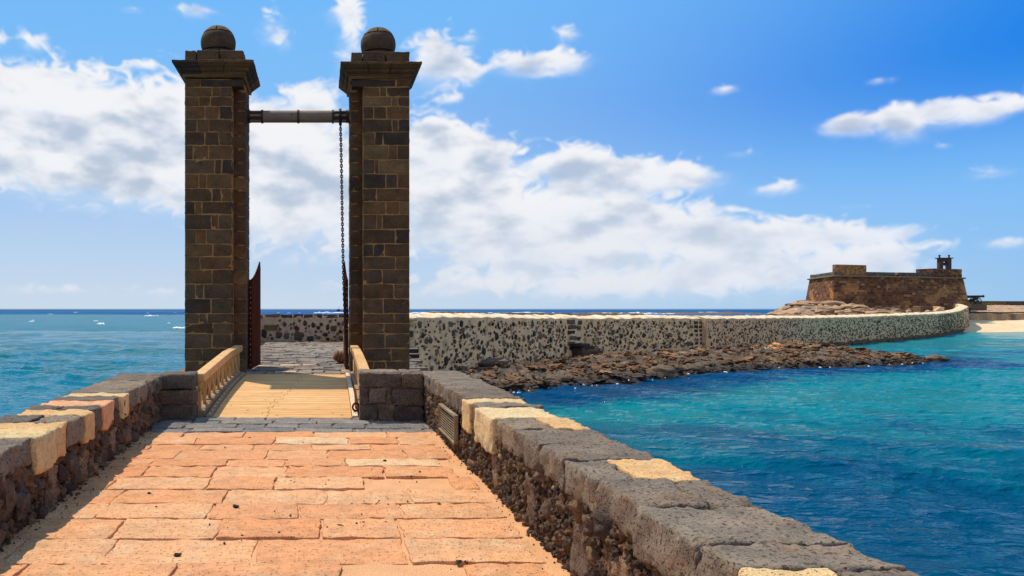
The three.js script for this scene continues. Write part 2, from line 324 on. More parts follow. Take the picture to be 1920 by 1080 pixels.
// ---------------------------------------------------------------- the line of the causeway wall and the reef, seen from above as [x, D]
const WALL = [[3.3, 35.2], [9.3, 42.8], [14.8, 49.6], [21, 54.6], [27.2, 58.4], [31.6, 63.2], [36, 67.5], [42.5, 73.7], [52.3, 81.6], [65.6, 93.5], [78, 105], [90, 118.5], [97.5, 126.5], [101.8, 130.5], [103.5, 134]];
const WALLTOP = [1.3, 1.22, 1.1, 1.05, 1.0, 0.95, 0.92, 0.87, 0.88, 0.98, 1.08, 1.18, 1.45, 2.05, 2.4];
const REEF = [[4.2, 31.5], [7.5, 34.2], [9.4, 35.6], [12, 37.4], [14.6, 40.0], [17.3, 42.1], [21.2, 45.3], [28.3, 49.1], [34, 51], [39, 53.4], [41, 57.5], [42, 66], [41.5, 72], [40, 75], [30, 64], [14, 52], [2, 38]];
const reefIn = (x, D) => (inside(REEF, x, D) ? 1 : -1) * toEdge(REEF, x, D);

// ---------------------------------------------------------------- water
function graded(a, b, lo, hi, step, growth) { const o = range(a, b, step); let s = step, v = b; while (v < hi) { s *= growth; v += s; o.push(v); } s = step; v = a; while (v > lo) { s *= growth; v -= s; o.unshift(v); } return o; }
const WAVES = []; { const r = rngOf(31); for (let k = 0; k < 32; k++) { const L = 0.6 * Math.pow(25, k / 31), a = 0.62 + (r() - 0.5) * 1.9; WAVES.push([Math.cos(a) * 6.2832 / L, Math.sin(a) * 6.2832 / L, r() * 6.28, 0.0135 * Math.pow(L, 0.42), L]); } }
function wave(x, D, cell) {
  const wx = x + 0.5 * n2(x * 0.23, D * 0.23), wd = D + 0.5 * n2(x * 0.23 + 50, D * 0.23);
  let h = 0; for (const [kx, kd, ph, a, L] of WAVES) { const f = smooth(1.8, 3.5, L / cell); if (f > 0) { const q = Math.sin(kx * wx + kd * wd + ph); h += f * a * (0.62 * q + 0.38 * (1 - 2 * Math.abs(Math.sin((kx * wx + kd * wd + ph) / 2)))); } }
  return h * (0.75 + 0.5 * n2(x * 0.05, D * 0.05));
}
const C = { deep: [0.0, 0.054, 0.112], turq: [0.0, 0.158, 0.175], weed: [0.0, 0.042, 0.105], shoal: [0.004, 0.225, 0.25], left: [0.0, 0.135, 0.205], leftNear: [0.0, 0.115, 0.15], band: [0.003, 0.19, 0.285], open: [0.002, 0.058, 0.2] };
function seaColor(x, D) {
  const n = fbm2(x * 0.07, D * 0.05, 5), m = fbm2(x * 0.35 + 9, D * 0.22, 4);
  if (x > -1 && D < 150) {                          // lagoon: sand, weed and deeper channel under the surface
    const edge = -reefIn(x, D);
    let c = mix3(C.deep, C.turq, smooth(-0.5, 0.55, (D - 21.5 - 0.13 * x) / 10 + 0.75 * n + 0.3 * m));
    c = mix3(c, C.weed, smooth(0.3, -0.25, (edge - 4.2) / 6 + 0.4 * n + 0.25 * m) * smooth(75, 60, D));
    c = mix3(c, C.shoal, smooth(70, 110, D + 14 * n));
    c = mix3(c, C.weed, smooth(0.25, 0.5, n + 0.3 * m) * smooth(48, 54, D) * smooth(75, 64, D) * smooth(34, 44, x) * 0.8);
    return c;
  }
  // open side: teal and deep blue noise patches, offset chosen to keep teal near
  const tealTone = mix3(C.left, C.leftNear, smooth(-0.06, 0.1, n + 0.5 * m));  // two teal tones mixed by noise
  return mix3(tealTone, C.open, smooth(-0.24, -0.16, fbm2(x * 0.0016, D * 0.0016 + 2.1, 5)));
}
{
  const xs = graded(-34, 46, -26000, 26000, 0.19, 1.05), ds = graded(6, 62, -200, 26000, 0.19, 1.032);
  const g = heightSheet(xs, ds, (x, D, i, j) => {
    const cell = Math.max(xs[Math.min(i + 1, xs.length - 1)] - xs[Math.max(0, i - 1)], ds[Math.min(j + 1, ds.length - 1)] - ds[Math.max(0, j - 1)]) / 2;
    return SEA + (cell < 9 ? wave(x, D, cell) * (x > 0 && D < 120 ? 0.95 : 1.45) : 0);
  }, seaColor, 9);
  // near water mirrors the sky in waves that are built; far out the waves are too small to build and count as roughness
  const near = [], calm = [], mid = [], far = [], ix = g.index.array, ps = g.attributes.position;
  for (let i = 0; i < ix.length; i += 3) { const x = ps.getX(ix[i]), D = -ps.getZ(ix[i]), q = Math.max(D / 130, Math.abs(x) / 130); (q < 1 ? (x > -1 ? calm : near) : q < 4 ? mid : far).push(ix[i], ix[i + 1], ix[i + 2]); }
  g.setIndex([].concat(near, mid, far, calm)); g.clearGroups();
  let from = 0; [near, mid, far, calm].forEach((list, k) => { g.addGroup(from, list.length, k); from += list.length; });
  const sea = (roughness, specularIntensity) => new THREE.MeshPhysicalMaterial({ color: 0xffffff, vertexColors: true, roughness, ior: 1.33, specularIntensity, bumpMap: T.ripple.bump, bumpScale: 0.3, side: THREE.DoubleSide });
  const o = mesh(scene, 'water', g, [sea(0.07, 0.06), sea(0.2, 0.04), sea(0.4, 0.04), sea(0.08, 0.045)]); structure(o);
  o.userData.label = 'turquoise and deep blue sea around the bridge, rippled by wind'; o.userData.category = 'water';
}

// ---------------------------------------------------------------- road of the bridge: sandstone pavers on sand mortar
const rightX = 1.54, leftX = (D) => lerp(-2.19, -2.33, (D - 5.84) / 6.1);
{
  const road = setting('pavement', 'orange sandstone paving of the bridge road between the parapets', 'pavement');
  const body = roughBlock(4.7, 2.6, 13.6, { seg: [2, 2, 2], r: 0.02, amp: 0 });
  mesh(road, 'bridge_body', body, M.mortar, -0.4, -1.33, 5.9);
  const bed = heightSheet(range(-2.5, 1.62, 0.06), range(-0.8, 11.16, 0.06), (x, D) => -0.013 + 0.006 * n2(x * 2.2, D * 2.2) + 0.004 * n2(x * 8, D * 8) + 0.02 * smooth(1.28, 1.55, x + 0.12 * n2(D * 1.3, 4)), () => [1, 1, 1], 1.1);
  mesh(road, 'mortar_bed', bed, M.joint);
  mesh(road, 'mortar_bed', roughBlock(4.1, 0.1, 1.5, { seg: [20, 2, 10], r: 0.01, amp: 0.005 }), M.greyPaver[1], -0.4, -0.062, 11.9);
  let k = 0;
  for (let D = -0.7; D < 11.05;) {
    const dep = R(0.42, 0.58), d1 = Math.min(D + dep, 11.14);
    let x = leftX(D) - 0.1 - R(0, 0.4);
    while (x < 1.32 + R(-0.14, 0.1)) {
      const w = R(0.55, 1.05), lost = rnd() < 0.04 && D > 4;
      if (!lost) {
        const x1 = Math.min(x + w, 1.48), gw = x1 - x - R(0.004, 0.022), gd = d1 - D - R(0.006, 0.026);
        if (gw > 0.2) {
          const near = D > 3 && D < 9, g = roughBlock(gw, 0.12, gd, { seg: near ? [12, 3, 8] : [8, 3, 5], r: 0.009, amp: 0.005, freq: 8, warp: 0.016, wf: 3.2, chip: 0.012, scale: 1.5 });
          const o = mesh(road, 'paver', g, rnd() < 0.035 ? M.palePaver : pick(M.paver), (x + x1) / 2, -0.053 + R(-0.006, 0.008), (D + d1) / 2);
          o.rotation.set(R(-0.012, 0.012), R(-0.02, 0.02), R(-0.008, 0.008)); k++;
        }
      }
      x += w;
    }
    D = d1;
  }
  for (const [D0, D1] of [[11.14, 11.5], [11.5, 11.9], [11.9, 12.25], [12.25, 12.62]])       // grey lava setts before the drawbridge
    for (let x = -2.3 - R(0, 0.3); x < 1.5;) {
      const w = R(0.38, 0.85), x1 = Math.min(x + w, 1.56);
      const g = roughBlock(x1 - x - 0.02, 0.12, D1 - D0 - 0.022, { seg: [8, 3, 5], r: 0.02, amp: 0.006, freq: 6, warp: 0.024, wf: 3 });
      const o = mesh(road, 'grey_sett', g, pick(M.greyPaver), (x + x1) / 2, -0.05 + R(-0.008, 0.01), (D0 + D1) / 2); o.rotation.y = R(-0.02, 0.02);
      x = x1 > 1.5 ? 9 : x + w;
    }
}

// ---------------------------------------------------------------- parapets: rubble faces under big coping stones
function parapet(name, label, inner, outer, sign, copings, H, D0, D1, slabs, big = [6, 36, 1]) {
  const t = thing(name, label, 'wall');
  const mid = (D0 + D1) / 2, len = D1 - D0, ang = Math.atan2(inner(D1) - inner(D0), len);
  const core = roughBlock(0.60, H - 0.14 + 2.3, len, { seg: [3, 3, 30], r: 0.03, amp: 0.012 });
  const c = mesh(t, 'wall_core', core, M.mortar, (inner(mid) + outer(mid)) / 2 + sign * 0.03, (H - 0.14 - 2.3) / 2, mid); c.rotation.y = -ang;
  // coping stones
  for (const [a, b, kind, x0 = 0, x1 = 1, hh = 0.21, drop = 0] of copings) {
    const m = (a + b) / 2, xi = inner(m), xo = outer(m), lo = lerp(xi, xo, x0), hi = lerp(xi, xo, x1), w = Math.abs(hi - lo) - 0.004, d = b - a - 0.006, h = hh + drop;
    const lumpy = kind === 'l' ? 0.011 : 0.009;
    const g = roughBlock(w, h, d, { seg: [Math.max(6, Math.round(w * 34)), 9, Math.max(5, Math.round(d * 34))], r: 0.016, amp: lumpy, freq: 4.2, warp: 0.01, wf: 4, chip: kind === 'l' ? 0.02 : 0.016 });
    const o = mesh(t, kind === 'l' ? 'lava_coping_stone' : kind === 'c' ? 'cream_coping_stone' : 'orange_coping_stone', g, pick(kind === 'l' ? M.lava : kind === 'c' ? M.cream : M.orange), (lo + hi) / 2 - (x0 === 0 ? sign * (0.008 * R(-1, 2) + (drop ? 0.04 : 0)) : 0), H - h / 2 + R(-0.006, 0.006), m);
    o.rotation.set(R(-0.004, 0.004), -ang + R(-0.006, 0.006), R(-0.004, 0.004));
  }
  // rubble: larger stones first, then smaller ones into the gaps
  const spots = [], faceH = H - 0.2;
  const fits = (D, y, rd, ry, k) => { for (const s of spots) { const q = ((D - s[0]) / (rd + s[2])) ** 2 + ((y - s[1]) / (ry + s[3])) ** 2; if (q < k) return false; } return true; };
  for (const s of slabs) spots.push([...s, 1]);
  for (const [n, r0, r1] of [[big[0], 0.08 * big[2], 0.125 * big[2]], [big[1], 0.055 * big[2], 0.08 * big[2]], [460, 0.032, 0.055], [2200, 0.02, 0.032], [4200, 0.012, 0.02]])
    for (let k = 0; k < n; k++) { const r = R(r0, r1), rd = r * R(0.75, 1.25), ry = r * R(0.8, 1.3), D = R(D0, D1), y = R(0.0, faceH + 0.03); if (fits(D, y, rd, ry, 0.8)) spots.push([D, y, rd, ry]); }
  const order = spots.filter((s) => s[0] < D1 - 0.05).sort((a, b) => b[2] * b[3] - a[2] * a[3]), small = [[], [], []];
  order.forEach(([D, y, rd, ry, slab], k) => {
    const x = inner(D) + sign * (slab ? 0.045 : 0.05), dep = slab ? 0.075 : Math.min(0.085, Math.max(rd, ry) * 0.95), e = [R(-0.5, 0.5), R(0, 6.28), R(-0.4, 0.4)];
    if (slab) { const o = mesh(t, 'slab_stone', roughBlock(0.12, ry * 2, rd * 2, { seg: [4, 14, 12], r: 0.03, amp: 0.016, freq: 6, chip: 0.035 }), pick(M.rubble.slice(1, 4)), x + sign * 0.03, y, D); o.rotation.set(R(-0.12, 0.12), -ang, sign * R(-0.04, 0.04)); return; }
    if (k < 290) {
      const pale = !slab && rd < 0.06 && rnd() < 0.06, o = mesh(t, 'rubble_stone', pick(CRAGS), pale ? pick(M.cream) : pick(M.rubble), x, y, D);
      o.scale.set(dep, ry, rd); o.rotation.set(R(-0.25, 0.25), R(-0.2, 0.2), 0);
    } else small[k % 3].push(placed(pick(ROCKS1), x + sign * R(-0.036, -0.008), y, D, Math.max(rd, 0.03), ry * 1.05, rd * 1.05, ...e));
  });
  mergedStuff(t, 'small_rubble', small[0], M.rubble[3]); mergedStuff(t, 'fine_rubble', small[1], M.rubble[4]); mergedStuff(t, 'dark_rubble', small[2], M.rubble[1]);
  return t;
}
const lX = (D) => lerp(-2.19, -2.335, (D - 5.84) / 6.1), lXo = (D) => lX(D) - 0.68;
parapet('parapet_wall', 'long sunlit parapet on the lagoon side, dark lava coping with cream blocks, grille in its face', () => rightX, () => 2.17, 1, [
  [-1.2, -0.1, 'l'], [-0.1, 0.75, 'l'], [0.75, 1.65, 'l'], [1.65, 2.5, 'l'], [2.5, 3.06, 'c', 0, 0.55], [2.5, 3.06, 'l', 0.55, 1], [3.06, 3.4, 'l'], [3.4, 4.05, 'l', 0, 1, 0.25], [4.05, 4.64, 'l', 0, 0.62], [4.05, 4.64, 'l', 0.62, 1], [4.64, 5.28, 'l', 0, 0.42], [4.64, 5.28, 'c', 0.42, 1, 0.22],
  [5.28, 5.9, 'l'], [5.9, 6.62, 'l'], [6.62, 7.3, 'l', 0, 0.55], [6.62, 7.3, 'c', 0.55, 1], [7.3, 8.12, 'c', 0, 1, 0.25, 0.08], [8.12, 8.46, 'l', 0, 1, 0.22], [8.46, 8.84, 'c', 0, 1, 0.26, 0.05], [8.84, 10.0, 'l'], [10.0, 11.35, 'l'], [11.35, 12.96, 'l'],
], 0.7, -1.2, 12.95, [[5.0, 0.2, 0.2, 0.2], [6.15, 0.22, 0.16, 0.2], [4.35, 0.18, 0.19, 0.19], [7.4, 0.2, 0.13, 0.18], [3.6, 0.2, 0.17, 0.18]]);
parapet('parapet_wall', 'shaded rubble parapet on the open sea side with alternating cream, orange and lava coping', lX, lXo, -1, [
  [-1.2, 0.2, 'l'], [0.2, 1.3, 'l'], [1.3, 2.2, 'c'], [2.2, 3.3, 'l'], [3.3, 4.2, 'l'], [4.2, 5.0, 'c'], [5.0, 6.34, 'l', 0, 1, 0.2], [6.34, 6.84, 'c', 0, 1, 0.2, 0.1], [6.84, 7.18, 'c', 0, 1, 0.2, 0.07], [7.18, 7.74, 'l', 0, 0.5, 0.2, 0.02], [7.18, 7.74, 'l', 0.5, 1], [7.74, 8.15, 'c', 0, 1, 0.2, 0.07],
  [8.15, 8.5, 'l', 0, 0.55, 0.2, 0.03], [8.15, 8.5, 'l', 0.55, 1], [8.5, 8.96, 'o', 0, 1, 0.2, 0.07], [8.96, 9.42, 'l'], [9.42, 9.8, 'c', 0, 1, 0.2, 0.07], [9.8, 10.35, 'l'], [10.35, 11.5, 'l'], [11.5, 12.75, 'l'],
], 0.67, -1.2, 12.75, [[7.0, 0.2, 0.13, 0.16], [8.0, 0.18, 0.12, 0.15], [9.2, 0.18, 0.14, 0.16], [10.1, 0.17, 0.13, 0.16]], [70, 200, 1.2]);

// return posts at the drawbridge end
{
  const t = thing('wall_return', 'stub of stained masonry closing the lagoon side parapet at the drawbridge', 'wall');
  mesh(t, 'wall_core', roughBlock(0.9, 2.9, 0.62, { seg: [3, 3, 3], r: 0.02, amp: 0 }), M.mortar, 1.06, -0.83, 12.62);
  const stone = (x0, x1, y0, y1, m, n = 'block') => mesh(t, n, roughBlock(x1 - x0 - 0.002, y1 - y0 - 0.002, 0.18, { seg: [12, 9, 4], r: 0.014, amp: 0.012, freq: 5, chip: 0.012 }), m, (x0 + x1) / 2, (y0 + y1) / 2, 12.35 + R(-0.006, 0.008));
  stone(0.585, 1.2, 0.5, 0.71, M.rubble[1]); stone(1.2, 1.53, 0.48, 0.71, M.rubble[0]);
  stone(0.585, 0.72, 0.24, 0.5, M.rubble[5]); stone(0.72, 0.98, 0.26, 0.5, M.rubble[3]); stone(0.98, 1.07, 0.25, 0.5, M.rubble[0]); stone(1.07, 1.53, 0.22, 0.48, M.rubble[1]);
  stone(0.585, 0.86, -0.03, 0.24, M.rubble[5]); stone(0.86, 1.1, -0.03, 0.26, M.rubble[0]); stone(1.1, 1.53, -0.03, 0.22, mat([0.17, 0.105, 0.08], T.basalt, 0.02));
  mesh(t, 'coping_stone', roughBlock(0.6, 0.2, 0.5, { seg: [12, 4, 10], r: 0.035, amp: 0.012 }), M.lava[2], 0.89, 0.625, 12.69);
  mesh(t, 'coping_stone', roughBlock(0.34, 0.2, 0.5, { seg: [8, 4, 10], r: 0.035, amp: 0.012 }), M.lava[0], 1.36, 0.622, 12.69);
  const u = thing('wall_return', 'squat post of three dark lava blocks ending the shaded sea side parapet', 'wall');
  mesh(u, 'wall_core', roughBlock(0.6, 2.6, 0.42, { seg: [3, 3, 3], r: 0.02, amp: 0 }), M.mortar, -2.2, -0.98, 12.52);
  for (const [y0, y1, m] of [[0.46, 0.7, M.lava[1]], [0.22, 0.46, M.rubble[1]], [-0.03, 0.22, M.rubble[5]]]) mesh(u, 'block', roughBlock(0.52, y1 - y0 - 0.01, 0.52, { seg: [8, 5, 8], r: 0.035, amp: 0.01 }), m, -2.13, (y0 + y1) / 2, 12.54);
}

// louvred grille in the lagoon parapet
{
  const t = thing('vent_grille', 'brown louvred grille with thin slats set in the lagoon side parapet face', 'grille', null, 1.5, 0.32, 9.75);
  const L = 1.16, H = 0.3;
  mesh(t, 'backing', roughBlock(0.02, H, L, { seg: [1, 1, 1], amp: 0, r: 0.004 }), M.dark, 0.035, 0, 0);
  for (const s of [-1, 1]) { mesh(t, 'frame_bar', roughBlock(0.05, 0.025, L + 0.03, { amp: 0, r: 0.006 }), M.grille, 0, s * H / 2, 0); mesh(t, 'frame_bar', roughBlock(0.05, H, 0.028, { amp: 0, r: 0.006 }), M.grille, 0, 0, s * L / 2); }
  for (let k = 0; k < 9; k++) { const o = mesh(t, 'slat', roughBlock(0.02, 0.012, L - 0.03, { seg: [1, 1, 1], amp: 0, r: 0.002 }), M.grille, 0.0, -H / 2 + 0.03 + k * 0.03, 0); o.rotation.z = -0.4; }
}

// ---------------------------------------------------------------- the two gate pillars
const COURSES = [148, 163, 181, 199, 223, 247, 272, 299, 325.6, 353, 378, 402, 430, 457, 481, 505.5, 532.5, 560, 588, 606, 625.5, 653, 677, 703].map((p) => EYE + (580 - p) * 18.2 / 1560);
const JOINT_A = [[272], [352, 405], [262, 340], [303, 403], [250, 330], [303, 398], [222, 328], [370, 415], [262, 315], [350, 413], [235, 283], [347, 393], [240, 312], [357], [270], [352], [238, 297], [345], [262, 322], [357], [350], [285], [318, 388]].map((r) => r.map((x) => (x - 165) / 322));
const JOINT_B = [[1593], [1485, 1530], [1563, 1608], [1443, 1530], [1567, 1610], [1450, 1507], [1545, 1603], [1450, 1477], [1525, 1603], [1463], [1525, 1618], [1463, 1500], [1590], [1440, 1515], [1590], [1503], [1578], [1508], [1583], [1513], [1520], [1560], [1440, 1525]].map((r) => r.map((x) => (x - 1370) / 317));
function pillar(label, xOut, xReb, xIn, joints, dy, low) {
  const s = Math.sign(xOut - xIn), cx = (xOut + xIn) / 2, F = 18.2, FR = 18.6, B = 19.7;
  const t = thing('gate_pillar', label, 'pillar', 'gate pillars topped by stone balls', cx, 0, (F + B) / 2);
  const cd = (F + B) / 2, add = (n, g, m, x, y, D) => mesh(t, n, g, m, x - cx, y, D - cd);
  const yTop = COURSES[0], yBot = -1.9, inset = 0.009;
  const box = (x0, x1, D0, D1) => add('mortar_core', roughBlock(Math.abs(x1 - x0), yTop - yBot, D1 - D0, { seg: [1, 20, 1], r: 0.002, amp: 0 }), M.pillarMortar, (x0 + x1) / 2, (yTop + yBot) / 2, (D0 + D1) / 2);
  box(xOut - s * inset, xReb + s * inset, F + inset, B - inset); box(xReb + s * inset, xIn + s * inset, FR + inset, B - inset);
  const stone = (k, w, h, d) => roughBlock(w, h, d, { seg: [6, 5, 4], r: k < 16 ? 0.01 : 0.018, amp: 0.006, freq: 7, chip: 0.005 });
  const tone = (k) => k > 15 ? pick(rnd() < 0.8 ? M.pillarGrey : M.pillar) : rnd() < 0.06 ? M.ochre : pick(rnd() < 0.75 ? M.pillar : M.pillarGrey);
  for (let k = 0; k < 24; k++) {
    const y1 = COURSES[k], y0 = k < 23 ? COURSES[k + 1] : yBot + 0.02, gap = k < 15 ? R(0.015, 0.023) : R(0.007, 0.013), h = y1 - y0 - gap, y = (y0 + y1) / 2;
    const cuts = [0, ...(joints[k] ?? [0.5]), k === 0 ? 1.245 : 1], along = (f) => joints === JOINT_A ? xOut + (xReb - xOut) * f : xReb + (xOut - xReb) * f;
    const fr = joints === JOINT_A ? cuts : (k === 0 ? [-0.245, ...joints[0], 1] : cuts);
    for (let j = 0; j < fr.length - 1; j++) { const a = along(fr[j]), b = along(fr[j + 1]), w = Math.abs(b - a) - gap; add('block', stone(k, w, h, 0.3), tone(k), (a + b) / 2, y, F + 0.15 + R(-0.005, 0.005)); }
    if (k > 0) add('block', stone(k, Math.abs(xReb - xIn) + 0.02, h, 0.3), tone(k), (xReb + xIn) / 2, y, FR + 0.15 + R(-0.004, 0.004));
    add('block', stone(k, 0.25, h, B - FR - 0.31), tone(k), xIn + s * 0.125, y, (B + FR + 0.3) / 2);
    const q = R(18.85, 19.2);
    add('block', stone(k, 0.25, h, q - F - 0.31), tone(k), xOut - s * 0.125, y, (q + F + 0.3) / 2);
    add('block', stone(k, 0.25, h, B - q - gap), tone(k), xOut - s * 0.125, y, (B + q + gap) / 2);
    const b0 = Math.min(xOut, xIn) + 0.26, b1 = Math.max(xOut, xIn) - 0.26, bm = lerp(b0, b1, R(0.3, 0.7));
    add('block', stone(k, bm - b0 - gap, h, 0.2), tone(k), (b0 + bm) / 2, y, B - 0.1); add('block', stone(k, b1 - bm - gap, h, 0.2), tone(k), (b1 + bm) / 2, y, B - 0.1);
  }
  // cornice of moulded stones, mitred at the corners
  const hx = Math.abs(xOut - xIn) / 2, hz = (B - F) / 2, prof = [[-0.02, 0], [0.03, 0.01], [0.03, 0.05], [0.055, 0.065], [0.055, 0.1], [0.095, 0.12], [0.12, 0.15], [0.13, 0.185], [0.165, 0.2], [0.2, 0.235], [0.225, 0.262], [0.235, 0.268], [0.235, 0.318], [0.2, 0.33], [-0.1, 0.34]];
  const cornice = (sx, ext, f0, f1, turn) => {
    const P = [], n = prof.length, seg = 6;
    for (let i = 0; i <= seg; i++) for (const [o, y] of prof) { const f = lerp(f0, f1, i / seg), x = lerp(-(ext + o), ext + o, f), wob = 0.006 * n3(x * 5, y * 9, turn * 3 + cx); P.push(x, y + wob, sx + o + wob); }
    const idx = [];
    for (let i = 0; i < seg; i++) for (let j = 0; j < n - 1; j++) { const a = i * n + j, b = a + 1, c = a + n, d = c + 1; idx.push(a, c, d, a, d, b); }
    for (const i of [0, seg]) for (let j = 1; j < n - 1; j++) idx.push(i * n, i * n + j, i * n + j + 1);
    const g = new THREE.BufferGeometry(); g.setAttribute('position', new THREE.Float32BufferAttribute(P, 3)); g.setIndex(idx);
    const q = g.toNonIndexed(); q.computeVertexNormals(); boxUV(q, 1, R(0, 5), R(0, 5));
    return q.applyMatrix4(new THREE.Matrix4().makeRotationY(turn * Math.PI / 2));
  };
  for (let side = 0; side < 4; side++) { const a = R(0.3, 0.4), b = R(0.62, 0.72); for (const [p, q] of [[0, a - 0.003], [a + 0.003, b - 0.003], [b + 0.003, 1]]) add('cornice_stone', cornice(side % 2 ? hx : hz, side % 2 ? hz : hx, p, q, side), pick(M.pillar), cx, yTop + 0.004 + dy, cd); }
  add('cornice_core', roughBlock(hx * 2 + 0.1, 0.325, hz * 2 + 0.1, { seg: [1, 1, 1], amp: 0 }), M.pillarMortar, cx, yTop + 0.165 + dy, cd);
  const yp = yTop + 0.34 + dy, ph = 0.27;
  for (const [z0, z1] of [[F, F + 0.75], [F + 0.75, B]]) { let x = cx - hx; for (const w of low) { add('pedestal_block', roughBlock(w * hx * 2 - 0.014, ph + R(-0.015, 0.015), z1 - z0 - 0.012, { seg: [6, 4, 6], r: 0.025, amp: 0.008 }), pick(M.pillarGrey), x + w * hx, yp + ph / 2, (z0 + z1) / 2); x += w * hx * 2; } }
  // ball in four stones round a core
  const ball = new THREE.Group(); ball.name = 'ball'; ball.position.set(0, yp + ph + 0.375, 0); t.add(ball);
  const bit = (p0, pl, t0, tl) => { const g = weld(new THREE.SphereGeometry(0.4, 40, 20, p0, pl, t0, tl)); const p = g.attributes.position; for (let i = 0; i < p.count; i++) { const v = new THREE.Vector3().fromBufferAttribute(p, i), k = 1 + 0.012 * n3(v.x * 6 + cx, v.y * 6, v.z * 6); p.setXYZ(i, v.x * k, v.y * k, v.z * k); } g.computeVertexNormals(); return boxUV(g, 1, R(0, 4), R(0, 4)); };
  mesh(ball, 'ball_core', bit(0, 6.2832, 0, 3.1416).scale(0.925, 0.925, 0.925), M.dark);
  const a0 = R(-0.1, 0.12) + Math.PI / 2;
  mesh(ball, 'ball_stone', bit(a0 + 0.035, 3.07, 0, 0.97), M.pillarGrey[0]); mesh(ball, 'ball_stone', bit(a0 + 3.177, 3.07, 0, 0.97), M.pillarGrey[2]);
  mesh(ball, 'ball_stone', bit(0, 6.2832, 1.05, 0.98), M.pillarGrey[1]); mesh(ball, 'ball_stone', bit(0, 6.2832, 2.1, 1.04), M.pillarGrey[0]);
  return t;
}
pillar('square lava block pillar with stone ball on the open sea side of the gate', -2.966, -1.925, -1.67, JOINT_A, 0.03, [0.2, 0.39, 0.41]);
pillar('square lava block pillar with stone ball on the fort side of the gate, chain hanging beside it', 1.967, 0.939, 0.68, JOINT_B, -0.01, [0.2, 0.39, 0.41]);

// wooden roller between the pillars, with iron collars
{
  const t = thing('roller_beam', 'grey wooden windlass beam with iron collars spanning between the gate pillars', 'beam', null, -0.495, EYE + 4.39, 18.95);
  const cyl = (r0, r1, L, x, n, m, seg = 8) => { const g = new THREE.CylinderGeometry(r0, r1, L, seg, 1); g.rotateY(Math.PI / 8); g.rotateZ(Math.PI / 2); return mesh(t, n, boxUV(g, 1, R(0, 3), R(0, 3)), m, x, 0, 0); };
  cyl(0.138, 0.138, 1.62, -0.02, 'timber', M.beam); 
  for (const x of [-0.82, 0.0, 0.79]) cyl(0.156, 0.156, 0.045, x, 'iron_band', M.iron, 16);
  for (const s of [-1, 1]) {
    cyl(0.112, 0.112, 0.36, s * 0.985, 'iron_axle', M.iron, 12);
    cyl(s > 0 ? 0.155 : 0.12, s > 0 ? 0.12 : 0.155, 0.07, s * 1.13, 'iron_flange', M.iron, 16); cyl(0.16, 0.16, 0.03, s * 1.155, 'iron_flange', M.iron, 16);
    for (let k = 0; k < 6; k++) { const a = k * 1.047, g = roughBlock(0.3, 0.03, 0.05, { seg: [1, 1, 1], amp: 0, r: 0.005 }); const o = mesh(t, 'iron_strap', g, M.beam, s * 0.965, Math.sin(a) * 0.122, 0); o.position.z = Math.cos(a) * 0.122; o.rotation.x = -a + Math.PI / 2; }
  }
}
// chain
{
  const links = [], a = V(0.46, EYE + 4.25, 18.79), b = V(0.605, PLAZA + 0.12, 18.32), n = 92;
  const link = new THREE.TorusGeometry(0.024, 0.0105, 6, 14).scale(1, 1.75, 1), up = new THREE.Vector3(0, 1, 0);
  const at = (t) => { const p = a.clone().lerp(b, t); p.x += -0.05 * Math.sin(Math.PI * t) * t; return p; };
  for (let k = 0; k < n; k++) { const p = at(k / n), d = at((k + 1) / n).sub(p).normalize(), q = new THREE.Quaternion().setFromUnitVectors(up, d), s = new THREE.Quaternion().setFromAxisAngle(up, k % 2 ? 0.5 : 2.0); links.push(link.clone().applyMatrix4(new THREE.Matrix4().compose(p, q.multiply(s), new THREE.Vector3(1, 1, 1)))); }
  for (let k = 0; k < 9; k++) { const t = k / 9 * 5.4, p = new THREE.Vector3(0.46, EYE + 4.39 + 0.165 * Math.cos(t), -18.95 + 0.165 * Math.sin(t)); links.push(link.clone().applyMatrix4(new THREE.Matrix4().compose(p, new THREE.Quaternion().setFromEuler(new THREE.Euler(t + Math.PI / 2, k % 2 ? 0.6 : 0, 0)), new THREE.Vector3(1, 1, 1)))); }
  const o = mesh(scene, 'drawbridge_chain', mergeGeometries(links), M.chain); o.userData = { label: 'rusty iron chain hanging from the beam beside the fort side pillar', category: 'chain' };
}

